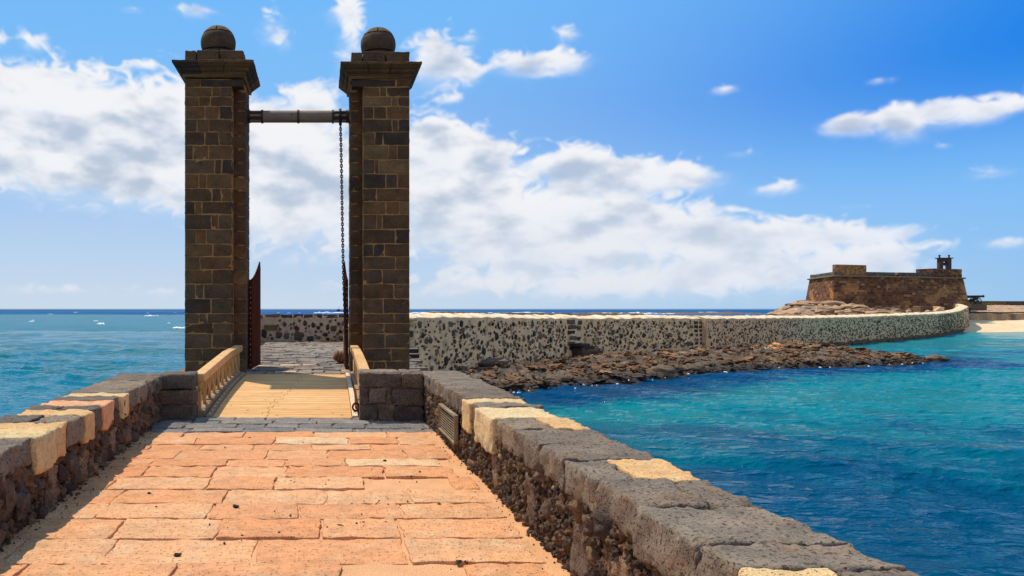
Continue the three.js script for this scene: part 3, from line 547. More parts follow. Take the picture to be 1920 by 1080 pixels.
// ---------------------------------------------------------------- drawbridge deck and railings
const D0 = 12.63, D1 = 18.06;
const deckY = (D) => { const t = clamp((D - D0) / (D1 - D0)); return 0.005 + (PLAZA - 0.005) * (1 - (1 - t) ** 2); };
const deckL = (D) => lerp(-1.735, -1.69, (D - D0) / (D1 - D0)), deckR = (D) => lerp(0.585, 0.645, (D - D0) / (D1 - D0));
{
  const t = thing('drawbridge_deck', 'arched drawbridge deck of pale timber planks leading to the gate', 'bridge');
  const n = 42, w = (D1 - D0) / n;
  for (let k = 0; k < n; k++) {
    const a = D0 + k * w, b = a + w, m = (a + b) / 2, tilt = Math.atan2(deckY(b) - deckY(a), w), j = lerp(-0.86, -0.3, k / n) + R(-0.07, 0.07);
    for (const [x0, x1] of [[deckL(m) + 0.09, j - 0.003], [j + 0.003, deckR(m) - 0.1]]) {
      const o = mesh(t, 'plank', roughBlock(x1 - x0, 0.05, w - 0.011, { seg: [4, 3, 3], r: 0.006, amp: 0.001, freq: 2 }), pick(M.deck), (x0 + x1) / 2, deckY(m) - 0.025 + R(-0.0018, 0.0018), m); o.rotation.x = tilt;
    }
  }
  const bolts = [];
  for (const [side, m] of [[-1, M.baseBlock], [1, M.paleStrip]]) for (let k = 0; k < 6; k++) {
    const a = lerp(D0, D1, k / 6), b = lerp(D0, D1, (k + 1) / 6), x = (D) => side < 0 ? deckL(D) + 0.04 : deckR(D) - 0.05;
    mesh(t, 'edge_board', bar(V(x(a), deckY(a) + 0.005, a), V(x(b), deckY(b) + 0.005, b), 0.085, 0.05, 0.006), m);
    for (let q = 0; q < 3; q++) { const D = lerp(a, b, (q + 0.5) / 3); bolts.push(placed(new THREE.SphereGeometry(0.016, 8, 5), x(D), deckY(D) + 0.03, D, 1, 0.6, 1)); }
    mesh(t, 'bearer', bar(V(x(a) - side * 0.2, deckY(a) - 0.16, a), V(x(b) - side * 0.2, deckY(b) - 0.16, b), 0.16, 0.2), M.baseBlock);
  }
  mergedStuff(t, 'bolts', bolts, M.bolt);
}
function railing(label, xr, w, knots) {
  const t = thing('railing', label, 'railing', 'timber railings of the drawbridge');
  const A = 12.72, B = 17.95, top = (D) => Math.min(deckY(D) + 0.655 - 0.02 * smooth(A, B, D), 0.875);
  knots = [A, ...knots, B];
  for (let k = 0; k < knots.length - 1; k++) { const a = knots[k], b = knots[k + 1]; mesh(t, 'top_rail', bar(V(xr(a), top(a) - 0.065, a), V(xr(b), top(b) - 0.065, b + 0.01), w, 0.13, 0.014), M.rail[k % 2 ? 1 : 0]); }
  const n = 10, pos = (k) => lerp(A + 0.06, B - 0.05, k / n);
  for (let k = 0; k <= n; k++) { const D = pos(k); mesh(t, 'post', bar(V(xr(D), deckY(D) + 0.06, D), V(xr(D), top(D) - 0.11, D), 0.055, 0.05, 0.006), pick(M.rail)); }
  for (let k = 0; k < n; k++) {
    const a = pos(k) + 0.03, b = pos(k + 1) - 0.03;
    mesh(t, 'brace', bar(V(xr(a) - 0.018, deckY(a) + 0.1, a), V(xr(b) - 0.018, top(b) - 0.13, b), 0.028, 0.036, 0.004), pick(M.rail));
    mesh(t, 'brace', bar(V(xr(a) + 0.018, top(a) - 0.13, a), V(xr(b) + 0.018, deckY(b) + 0.1, b), 0.028, 0.036, 0.004), pick(M.rail));
  }
  for (let k = 0; k < 5; k++) { const a = pos(k * 2) - 0.06, b = pos(k * 2 + 2) - 0.2; mesh(t, 'base_block', bar(V(xr(a), deckY(a) + 0.0, a), V(xr(b), deckY(b) + 0.0, b), 0.17, 0.17, 0.012), M.baseBlock); }
  return t;
}
railing('pale timber railing with crossed braces on the open sea side of the drawbridge', (D) => deckL(D) - 0.115 + 0.05 * smooth(12.6, 18, D), 0.17, [16.0]);
railing('pale timber railing with crossed braces on the lagoon side of the drawbridge', (D) => lerp(0.7, 0.735, (D - 12.6) / 5.4), 0.17, [14.0, 15.3, 16.6]);
{ // iron stays and hinge ring by the lagoon railing
  const t = thing('deck_hinge', 'small rusty iron hinge ring at the deck corner beside the lagoon railing', 'hinge', null, 0.56, 0.06, 12.95);
  mesh(t, 'ring', boxUV(new THREE.TorusGeometry(0.06, 0.016, 8, 18).rotateY(0.5)), M.rustRed[2], 0, 0.07, 0);
  mesh(t, 'rod', bar(new THREE.Vector3(0, 0.05, 0), new THREE.Vector3(0.05, 0.2, -1.6), 0.03, 0.03), M.rustRed[2]);
}

// ---------------------------------------------------------------- gate leaves
function leaf(label, hx, hD, fx, fD) {
  const t = thing('gate_leaf', label, 'gate', 'rust red gate leaves', hx, PLAZA, hD);
  const n = 10, v = new THREE.Vector3(fx - hx, 0, -(fD - hD)), L = v.length(), d = v.clone().normalize(), turn = Math.atan2(-d.z, d.x);
  const g = new THREE.Group(); 
  const h = (f) => 2.06 + 0.5 * Math.pow(f, 1.5);
  for (let k = 0; k < n; k++) {
    const f = (k + 0.5) / n, H = h(f), w = L / n - 0.008, sh = new THREE.Shape([new THREE.Vector2(-w / 2, 0.05), new THREE.Vector2(w / 2, 0.05), new THREE.Vector2(w / 2, H - 0.09), new THREE.Vector2(0, H + 0.05), new THREE.Vector2(-w / 2, H - 0.09)]);
    const e = boxUV(new THREE.ExtrudeGeometry(sh, { depth: 0.03, bevelEnabled: true, bevelSize: 0.004, bevelThickness: 0.004, bevelSegments: 1 }), 1, R(0, 4), R(0, 4)).rotateY(turn);
    const o = mesh(t, 'picket', e, pick(M.rustRed)); o.position.copy(d).multiplyScalar(L * f);
  }
  for (const y of [0.25, 1.05, 1.75]) mesh(t, 'cross_bar', bar(new THREE.Vector3(0, y, 0.05), d.clone().multiplyScalar(L).add(new THREE.Vector3(0, y, 0.05)), 0.035, 0.09, 0.006), M.rustRed[1]);
  mesh(t, 'hinge_post', bar(new THREE.Vector3(0, 0.02, 0), new THREE.Vector3(0, 2.1, 0), 0.07, 0.07), M.rustRed[1]);
  const stud = []; for (let k = 0; k < 16; k++) stud.push(new THREE.SphereGeometry(0.011, 6, 4).translate(0.0, 0.12 + k * 0.12, 0.042)); mergedStuff(t, 'rivets', stud, M.bolt);
  mesh(t, 'curved_top_bar', boxUV(new THREE.TubeGeometry(new THREE.CatmullRomCurve3([0, 0.25, 0.5, 0.75, 1].map((f) => d.clone().multiplyScalar(L * f).add(new THREE.Vector3(0.02, h(f) - 0.16, 0.02)))), 16, 0.02, 6)), M.rustRed[0]);
  return t;
}
leaf('open rust red gate leaf standing against the sea side pillar, pickets rising to a point', -1.61, 19.3, -1.5, 20.55);
leaf('open rust red gate leaf seen edge on against the fort side pillar, behind the chain', 0.62, 19.3, 0.585, 20.55);
{
  const t = thing('winch_drum', 'small brown wooden drum with dark hoops on the ground behind the fort side gate leaf', 'drum', null, 0.56, PLAZA + 0.17, 21.6);
  const pts = [[0, -0.2], [0.11, -0.2], [0.14, -0.1], [0.155, 0], [0.14, 0.1], [0.11, 0.2], [0, 0.2]].map(([x, y]) => new THREE.Vector2(x, y));
  const q = new THREE.Euler(0.5, 0, 1.25);
  const o = mesh(t, 'barrel', boxUV(new THREE.LatheGeometry(pts, 20), 0.5), mat([0.3, 0.13, 0.06], T.wood, 0.003)); o.rotation.copy(q);
  for (const y of [-0.13, -0.04, 0.05, 0.14]) { const h = mesh(o, 'hoop', boxUV(new THREE.TorusGeometry(0.153 - Math.abs(y) * 0.18, 0.014, 6, 24).rotateX(Math.PI / 2)), M.iron); h.position.y = y; }
}

// ---------------------------------------------------------------- forecourt behind the gate
{
  const t = setting('forecourt', 'grey lava cobbled court beyond the gate, closed by a stone wall', 'paving');
  mesh(t, 'court_body', roughBlock(5.9, 3.4, 19.4, { seg: [2, 2, 2], amp: 0 }), M.mortar, -0.4, PLAZA - 0.03 - 1.7, 27.7);
  const far = [];
  let k = 0;
  for (let D = 18.1; D < 35.8;) {
    const dd = D < 18.6 ? 0.45 : R(0.26, 0.4);
    for (let x = -2.55; x < 2.2;) {
      const w = R(0.32, 0.7), g = roughBlock(w - 0.025, 0.1, dd - 0.03, { seg: [4, 2, 3], r: 0.025, amp: 0.008, warp: 0.02 }), y = PLAZA - 0.035 + R(-0.018, 0.014), m = rnd() < 0.08 && D < 21 ? M.palePaver : pick(M.cobble);
      if (k++ < 296) mesh(t, 'cobble', g, m, x + w / 2, y, D + dd / 2).rotation.set(R(-0.02, 0.02), R(-0.04, 0.04), R(-0.02, 0.02));
      else far.push(g.translate(x + w / 2, y, -(D + dd / 2)));
      x += w;
    }
    D += dd;
  }
  mergedStuff(t, 'far_cobbles', far, M.cobble[2]);
}
function studded(t, origin, along, len, h, list, mats, dep = 0.05) {        // dark stones bedded in a rendered face; list of [s, y, rs, ry]
  const ang = Math.atan2(-along.z, along.x);
  for (const [s, y, rs, ry] of list) { const p = origin.clone().addScaledVector(along, s), o = mesh(t, 'dark_stone', pick(CRAGS), pick(mats)); o.position.set(p.x, p.y + y, p.z); o.scale.set(rs, ry, dep); o.rotation.set(0, ang, R(-0.3, 0.3), 'YXZ'); }
}
function scatter(n, len, hOf, r0, r1, list = [], asp = [0.75, 1.35]) {
  for (let k = 0; k < n; k++) { const r = lerp(r0, r1, rnd() ** 1.8), rs = r * R(...asp), ry = r * R(...asp), s = R(rs, len - rs), y = R(ry, hOf(s) - ry); if (list.every((q) => ((s - q[0]) / (rs + q[2])) ** 2 + ((y - q[1]) / (ry + q[3])) ** 2 > 1.35)) list.push([s, y, rs, ry]); }
  return list;
}
{
  const t = thing('court_wall', 'rendered wall with dark embedded stones closing the court behind the gate', 'wall', null, -0.7, PLAZA, 35.9);
  mesh(t, 'render', roughBlock(4.4, 1.14, 0.5, { seg: [20, 8, 2], r: 0.03, amp: 0.015 }), M.courtRender, 0, 0.57, 0.25);
  for (let x = -2.2; x < 2.15;) { const w = R(0.4, 0.75); mesh(t, 'coping_stone', roughBlock(w - 0.03, 0.16, 0.5, { seg: [5, 3, 4], r: 0.03, amp: 0.012 }), pick(M.inset), x + w / 2, 1.12 + R(-0.02, 0.02), 0.24); x += w; }
  const list = scatter(170, 4.3, () => 1.02, 0.04, 0.15).filter(([s, y]) => !(s < 1.0 && y > 0.42));
  studded(t, new THREE.Vector3(-2.15, 0.02, 0.0), new THREE.Vector3(1, 0, 0), 4.3, 1, list, M.inset, 0.045);
  const a = thing('court_wall', 'low stub of pale rendered wall beside the drum in the court', 'wall', null, 1.25, PLAZA, 33.4);
  mesh(a, 'render', roughBlock(0.5, 0.78, 4.4, { seg: [4, 5, 16], r: 0.05, amp: 0.02 }), M.plaster, 0, 0.39, 0);
  const b = thing('court_wall', 'rendered side wall of the court just beyond the open sea side gate leaf', 'wall', null, -2.85, PLAZA, 28.5);
  mesh(b, 'render', roughBlock(0.5, 1.1, 14.4, { seg: [3, 5, 30], r: 0.04, amp: 0.015 }), M.plasterGrey, 0, 0.55, 0);
  const s = []; for (let k = 0; k < 110; k++) { const D = R(-7, 7), y = R(0.1, 1.0), r = R(0.06, 0.15); if (s.every((q) => Math.hypot(q[0] - D, q[1] - y) > (q[2] + r) * 1.1)) { s.push([D, y, r]); const o = mesh(b, 'dark_stone', pick(ROCKS), pick(M.inset), 0.25, y, D); o.scale.set(0.045, r, r * R(0.8, 1.3)); } }
  const p = thing('wall_plate', 'small olive brown rectangular plate fixed on the court wall', 'plate', null, -2.12, PLAZA + 0.62, 35.87);
  mesh(p, 'panel', roughBlock(0.54, 0.2, 0.02, { seg: [1, 1, 1], amp: 0, r: 0.004 }), M.plate);
  for (const q of [-1, 1]) { mesh(p, 'rim', roughBlock(0.57, 0.018, 0.035, { seg: [1, 1, 1], amp: 0, r: 0.004 }), M.plateRim, 0, q * 0.105, 0); mesh(p, 'rim', roughBlock(0.018, 0.19, 0.035, { seg: [1, 1, 1], amp: 0, r: 0.004 }), M.plateRim, q * 0.277, 0, 0); }
}

// ---------------------------------------------------------------- causeway wall to the fort
function wallRun(t, a, b, n, m, mTop, base, setBack = 0) {   // render following WALL from point a to b, sloping sunlit top
  const P = [], idxF = [], idxT = [], pts = [];
  const lenAt = [0]; for (let i = 1; i < WALL.length; i++) lenAt.push(lenAt[i - 1] + Math.hypot(WALL[i][0] - WALL[i - 1][0], WALL[i][1] - WALL[i - 1][1]));
  const at = (s) => { let i = 0; while (i < WALL.length - 2 && lenAt[i + 1] < s) i++; const f = clamp((s - lenAt[i]) / (lenAt[i + 1] - lenAt[i])), dx = WALL[i + 1][0] - WALL[i][0], dD = WALL[i + 1][1] - WALL[i][1], L = Math.hypot(dx, dD); return { x: lerp(WALL[i][0], WALL[i + 1][0], f), D: lerp(WALL[i][1], WALL[i + 1][1], f), top: lerp(WALLTOP[i], WALLTOP[i + 1], f), nx: dD / L, nD: -dx / L }; };
  for (let i = 0; i <= n; i++) pts.push(at(lerp(a, b, i / n)));
  const rows = 9, wob = (p, k) => 0.03 * n3(p.x * 0.8, p.D * 0.8, k * 0.4) + 0.012 * n3(p.x * 3, p.D * 3, k);
  const front = [], top = [], uvF = [], uvT = [];
  pts.forEach((p, i) => {
    const s = lerp(a, b, i / n), edge = p.top + 0.05 * n2(s * 0.7, 3) + 0.02 * n2(s * 2.6, 8), o = setBack;
    for (let k = 0; k <= rows; k++) { const y = lerp(base, edge, k / rows), q = wob(p, k) + 0.1 * (1 - k / rows) - o; front.push(p.x + p.nx * q, y, -(p.D + p.nD * q)); uvF.push(s / 3, y / 3); }
    for (const [q, y] of [[0.0, edge], [-0.06, edge + 0.045], [-0.5, edge + 0.16], [-1.0, edge + 0.2], [-1.25, edge + 0.14], [-1.3, base]]) { const e = q - o + (q === 0 ? wob(p, rows) : 0); top.push(p.x + p.nx * e, y + (q < -0.05 ? 0.025 * n2(s * 1.5 + q * 3, 5) : 0), -(p.D + p.nD * e)); uvT.push(s / 3, (q + 3) / 3 + (q === -1.3 ? 1 : 0)); }
  });
  const sheet = (pos, uv, w) => { const idx = []; for (let i = 0; i < n; i++) for (let k = 0; k < w - 1; k++) { const c = i * w + k; idx.push(c, c + w, c + w + 1, c, c + w + 1, c + 1); } const g = new THREE.BufferGeometry(); g.setAttribute('position', new THREE.Float32BufferAttribute(pos, 3)); g.setAttribute('uv', new THREE.Float32BufferAttribute(uv, 2)); g.setIndex(idx); g.computeVertexNormals(); return g; };
  mesh(t, 'render', sheet(front, uvF, rows + 1), m); mesh(t, 'sloped_top', sheet(top, uvT, 6), mTop);
  for (const p of [pts[0], pts[n]]) { // end faces
    const q = (e, y) => new THREE.Vector3(p.x + p.nx * (e - setBack), y, -(p.D + p.nD * (e - setBack))), c = [q(0.1, base), q(0, p.top), q(-0.5, p.top + 0.16), q(-1.25, p.top + 0.14), q(-1.3, base)];
    const g = new THREE.BufferGeometry().setFromPoints([c[0], c[1], c[2], c[0], c[2], c[3], c[0], c[3], c[4]]); g.computeVertexNormals(); mesh(t, 'end_face', boxUV(g, 3), m);
  }
  return { at };
}
const legs = [0]; for (let i = 1; i < WALL.length; i++) legs.push(legs[i - 1] + Math.hypot(WALL[i][0] - WALL[i - 1][0], WALL[i][1] - WALL[i - 1][1]));
function studRun(t, at, a, b, base, n, r0, r1, setBack, most, asp, keep = () => true) {
  const list = scatter(n, b - a, (s) => at(a + s).top - base - 0.1, r0, r1, [], asp).sort((p, q) => q[2] * q[3] - p[2] * p[3]), rest = [];
  list.forEach(([s, y, rs, ry], k) => {
    const p = at(a + s), f = y / (p.top - base), e = 0.1 * (1 - f) - setBack - 0.005, x = p.x + p.nx * e, D = p.D + p.nD * e, ang = Math.atan2(p.nx, -p.nD);
    if (!keep(s, y + base)) return;
    if (k < most) { const o = mesh(t, 'dark_stone', pick(CRAGS), pick(M.wallStone), x, y + base, D); o.scale.set(rs, ry, 0.055); o.rotation.set(0, ang, R(-0.5, 0.5), 'YXZ'); }
    else rest.push(placed(pick(ROCKS1), x, y + base, D, rs, ry, 0.05, 0, ang, 0));
  });
  mergedStuff(t, 'small_dark_stones', rest, M.wallStone[1]);
}
{
  const w1 = thing('causeway_wall', 'ochre rendered causeway wall studded with dark stones, next to the gate pillar', 'wall');
  const { at } = wallRun(w1, 0.9, legs[2] - 0.2, 60, M.plaster, M.plasterTop, -1.9);
  studRun(w1, at, 0.9, legs[2] - 0.3, -1.25, 1000, 0.03, 0.17, 0, 290);
  const SB = 0.35;
  const w2 = thing('causeway_wall', 'ochre rendered causeway wall with dark quoins and oval hole shown by a dark disc, between stairs and bend', 'wall');
  wallRun(w2, legs[2] - 0.6, legs[4] + 0.1, 60, M.plaster, M.plasterTop, -1.6, SB);
  studRun(w2, at, legs[2] + 2.0, legs[4] - 1.2, -1.05, 900, 0.03, 0.16, SB, 240, [0.65, 1.3]);
  const quoin = (t, s, y, w, h, back) => { const p = at(s), e = -back + 0.02, o = mesh(t, 'quoin_stone', roughBlock(w, h, 0.3, { seg: [5, 4, 3], r: 0.05, amp: 0.02 }), pick(M.inset), p.x + p.nx * (e - 0.1), y, p.D + p.nD * (e - 0.1)); o.rotation.y = Math.atan2(p.nx, -p.nD); };
  for (let k = 0; k < 6; k++) { quoin(w2, legs[2] + 0.75 + (k % 2) * 0.14, 0.9 - k * 0.33, 0.8, 0.26, SB); if (k < 5 && k !== 2) quoin(w2, legs[2] + 1.7 + (k % 2) * -0.15, 0.84 - k * 0.33, 0.45, 0.25, SB); }
  for (let k = 0; k < 7; k++) for (let j = 0; j < 3; j++) if (j < 2 || k % 2) quoin(w2, legs[4] - 0.25 - j * 0.56, 0.72 - k * 0.29, R(0.36, 0.46), 0.21, SB);
  // solid disc coloured as the oval hole's shade, grey slab, rounded patch
  const low = (name, s, y, w, h, m, d, proud, round) => { const p = at(s), e = -SB + proud, sh = new THREE.Shape(); sh.absellipse(0, 0, w / 2, h / 2, 0, 6.2832); const g = round ? boxUV(new THREE.ExtrudeGeometry(sh, { depth: d, bevelEnabled: false, curveSegments: 20 }), 1) : roughBlock(w, h, d, { seg: [5, 6, 2], r: 0.04, amp: 0.02 }); const o = mesh(w2, name, g, m, p.x + p.nx * e, y, p.D + p.nD * e); o.rotation.y = Math.atan2(p.nx, -p.nD); return o; };
  low('grey_slab', legs[2] + 2.45, -0.6, 0.62, 1.15, M.plasterGrey, 0.14, 0.09);
  low('render_patch', legs[2] + 7.3, -0.72, 1.5, 1.35, M.plasterGrey, 0.12, 0.06, true);
  low('hole_shade_disc', legs[2] + 11.4, -0.25, 0.46, 0.98, M.dark, 0.1, 0.1, true);
  const stairs = thing('stairs', 'dark worn stone steps in the gap of the causeway wall, down to the reef', 'stairs');
  for (let k = 0; k < 6; k++) { const p = at(legs[2] + 1.0 + k * 0.4), e = 0.15, o = mesh(stairs, 'step', roughBlock(0.95 + k * 0.1, 0.2, 0.8, { seg: [6, 3, 5], r: 0.04, amp: 0.02 }), pick(M.inset), p.x + p.nx * e, -0.5 - k * 0.16, p.D + p.nD * e); o.rotation.y = Math.atan2(p.nx, -p.nD); mesh(stairs, 'stair_filling', roughBlock(0.6, 1.6, 0.75, { seg: [3, 3, 3], r: 0.06, amp: 0.03 }), M.inset[1], p.x + p.nx * e, -1.42 - k * 0.16, p.D + p.nD * e).rotation.y = o.rotation.y; }
  const stairB = thing('stairs', 'narrow flight of dark steps with treads coloured as lit beside the fort side pillar', 'stairs');
  for (let k = 0; k < 7; k++) { mesh(stairB, 'step', roughBlock(1.3, 0.05, 0.34, { seg: [5, 2, 3], r: 0.02, amp: 0.008 }), M.cobble[2], 3.35, 0.05 - k * 0.19, 33.6 - k * 0.3); mesh(stairB, 'riser', roughBlock(1.24, 0.15, 0.3, { seg: [4, 3, 2], r: 0.02, amp: 0.01 }), M.inset[3], 3.35, -0.05 - k * 0.19, 33.62 - k * 0.3); }  // lit treads and shaded risers are put into the step colours
  const w0 = thing('quoin_wall', 'coursed dark stone wall end above the narrow steps beside the fort side pillar', 'wall');
  mesh(w0, 'render', roughBlock(1.7, 3.4, 0.6, { seg: [4, 8, 2], r: 0.04, amp: 0.02 }), M.plaster, 3.1, -0.4, 34.9);
  for (let k = 0; k < 5; k++) for (let j = 0; j < 2; j++) mesh(w0, 'dark_stone', roughBlock(0.5, 0.26, 0.2, { seg: [4, 4, 3], r: 0.05, amp: 0.02 }), pick(M.inset), 2.75 + j * 0.72 + (k % 2) * 0.16, 1.0 - k * 0.36, 34.6);
  mesh(w0, 'sloped_top', roughBlock(1.9, 0.16, 1.0, { seg: [8, 3, 5], r: 0.06, amp: 0.03 }), M.plasterTop, 3.1, 1.3, 35.0).rotation.x = 0.15;
  const w3 = thing('causeway_wall', 'long grey rendered causeway wall with fine dark stones curving towards the fort', 'wall');
  wallRun(w3, legs[4] - 0.2, legs[14], 160, M.plasterGrey, M.plasterTop, -2.1, 0);
  studRun(w3, at, legs[4] + 0.1, legs[13], -1.35, 3600, 0.04, 0.13, 0, 240, [0.6, 1.2]);
  // weed and stain line where the tide wets the wall
  const foot = []; for (let s = legs[5] + 3; s < legs[13]; s += 0.35) { const p = at(s), e = 0.16; foot.push(tint(placed(pick(ROCKS1), p.x + p.nx * e, -1.66 + R(-0.1, 0.16), p.D + p.nD * e, 0.34, R(0.12, 0.26), 0.14, 0, Math.atan2(p.nx, -p.nD), 0), mix3([0.16, 0.1, 0.04], [0.06, 0.05, 0.035], rnd()))); }
  mergedStuff(w3, 'weed_fringe', foot, M.vc);
  // far parapet of the causeway
  const far = thing('causeway_parapet', 'low dark parapet on the far side of the causeway, just above its pale top', 'wall');
  for (let s = legs[2] - 6; s < legs[4] + 2;) { const L = R(0.8, 1.5), p = at(s), e = -5.5, o = mesh(far, 'block', roughBlock(L - 0.04, 2.9, 0.5, { seg: [4, 3, 3], r: 0.04, amp: 0.02 }), pick(M.cobble), p.x + p.nx * e, p.top - 1.45 + 0.34, p.D + p.nD * e); o.rotation.y = Math.atan2(p.nx, -p.nD); s += L; }
  const road = setting('causeway', 'pale walkway of the causeway behind its wall', 'path');
  const P = [], idx = []; for (let i = 0; i <= 60; i++) { const p = at(lerp(0.5, legs[12], i / 60)); for (const e of [-1.2, -5.4]) P.push(p.x + p.nx * e, lerp(PLAZA, 0.5, i / 60), -(p.D + p.nD * e)); if (i < 60) idx.push(i * 2, i * 2 + 2, i * 2 + 3, i * 2, i * 2 + 3, i * 2 + 1); }
  const g = new THREE.BufferGeometry(); g.setAttribute('position', new THREE.Float32BufferAttribute(P, 3)); g.setIndex(idx); g.computeVertexNormals(); mesh(road, 'walkway', boxUV(g.toNonIndexed(), 3), M.plasterTop);
}

// ---------------------------------------------------------------- reef of lava rock below the wall
{
  const h = (x, D) => { const e = reefIn(x, D); if (e < -2) return SEA - 1.2; const lift = 0.72 * smooth(-0.4, 6.5, e) + 0.12; return SEA - 0.5 * smooth(0.4, -1.6, e) + lift * smooth(-1.2, 0.6, e) - 0.05 + (0.2 * fbm2(x * 0.7, D * 0.7, 6, 0.62) + 0.13 * (1 - 2 * Math.abs(n2(x * 1.7, D * 1.7)))) * smooth(-1.5, 1, e); };
  const col = (x, D) => { const e = reefIn(x, D), n = fbm2(x * 0.5, D * 0.5, 4), m = fbm2(x * 2.2, D * 2.2, 3); let c = mix3([0.12, 0.088, 0.06], [0.23, 0.165, 0.105], smooth(-0.2, 0.5, n + 0.5 * m)); c = mix3(c, [0.55, 0.35, 0.19], smooth(0.1, 0.55, n * 0.6 + m * 0.35 + (e - 5.2) / 7)); return mix3(c, [0.05, 0.045, 0.042], smooth(1.4, 0.2, e + 0.9 * m)); };
  const o = mesh(scene, 'reef', heightSheet(range(1, 46, 0.15), range(29, 78, 0.15), h, col, 1.6), M.vcRock); structure(o); o.userData.label = 'brown lava rock reef between the causeway wall and the lagoon'; o.userData.category = 'reef';
  const N = 3400, im = new THREE.InstancedMesh(CRAGS[0], M.reefRock, N), im2 = new THREE.InstancedMesh(CRAGS[2], M.reefRock, N), d = new THREE.Object3D(), cc = new THREE.Color();
  for (const q of [im, im2]) {
    let k = 0; for (let tries = 0; k < N && tries < 60000; tries++) { const x = R(2, 44), D = R(30, 76), e = reefIn(x, D); if (e < -0.5) continue; const s = 0.03 + 0.2 * rnd() ** 5 + (e < 1.5 ? 0.04 : 0); d.position.set(x, h(x, D) + s * 0.2, -D); d.scale.set(s * R(0.9, 1.9), s * R(0.35, 0.65), s * R(0.8, 1.5)); d.rotation.set(R(-0.3, 0.3), R(0, 6.28), R(-0.3, 0.3)); d.updateMatrix(); q.setMatrixAt(k, d.matrix); const c = col(x, D), f = R(4, 8.5); q.setColorAt(k, cc.setRGB(c[0] * f, c[1] * f, c[2] * f)); k++; }
    q.count = k; q.name = numbered('reef_stones'); q.userData = { kind: 'stuff', label: 'loose brown stones strewn over the reef', category: 'stones' }; scene.add(q);
  }
  for (const [x, D, s, lab] of [[8.6, 40.9, 0.6, 'black lava boulder against the foot of the causeway wall, nearest the parapet'], [17.4, 42.6, 0.62, 'dark boulder at the middle of the reef waterline'], [41.0, 55.4, 0.5, 'small black rock standing alone in the water off the reef tip'], [20.4, 45.2, 0.42, 'dark wet rock at the reef edge below the oval hole'], [10.6, 37.6, 0.4, 'wet rock at the near end of the reef waterline']]) {
    const o = mesh(scene, numbered('boulder'), rockGeo(x * 3.1, 3, 0.6, 0.34), M.inset[2], x, Math.max(h(x, D), SEA) + s * 0.12, D); o.scale.set(s * 1.4, s, s); o.userData = { label: lab, category: 'rock', group: 'boulders along the reef' };
  }
}

// ---------------------------------------------------------------- islet, beach
const LEFT = [[38, 70], [49, 88], [62, 112], [71, 128], [91, 160], [134, 232]];
const leftOf = (x, D) => { for (let i = 0; i < LEFT.length - 1; i++) if (D <= LEFT[i + 1][1] || i === LEFT.length - 2) return x - lerp(LEFT[i][0], LEFT[i + 1][0], (D - LEFT[i][1]) / (LEFT[i + 1][1] - LEFT[i][1])); };
const wallD = (x) => { for (let i = 0; i < WALL.length - 1; i++) if (x <= WALL[i + 1][0]) return lerp(WALL[i][1], WALL[i + 1][1], (x - WALL[i][0]) / (WALL[i + 1][0] - WALL[i][0])); return 134 + (x - 103.5) * 0.02; };
const isletH = (x, D) => {
  const e = leftOf(x, D), behind = D - wallD(x), rise = lerp(0.62, 2.6 - 0.6 * smooth(103, 108, x), smooth(0, 36 - 22 * smooth(85, 103, x), behind)) + 0.35 * smooth(110, 150, D);
  const strata = 0.5 * fbm2(x * 0.16, D * 0.3, 4) + 0.22 * (1 - 2 * Math.abs(n2(x * 0.5, D * 0.8))) + 0.12 * n2(x * 1.6, D * 2.0);
  const rough = x > 103 ? 0.25 : 1;
  const y = SEA - 1 + (rise - SEA + 1) * smooth(-7, 3.5, e + 1.5 * n2(D * 0.2, 2)) + strata * rough * smooth(-5, 0, e);
  return behind < 1.1 ? SEA - 1.5 : y;
};
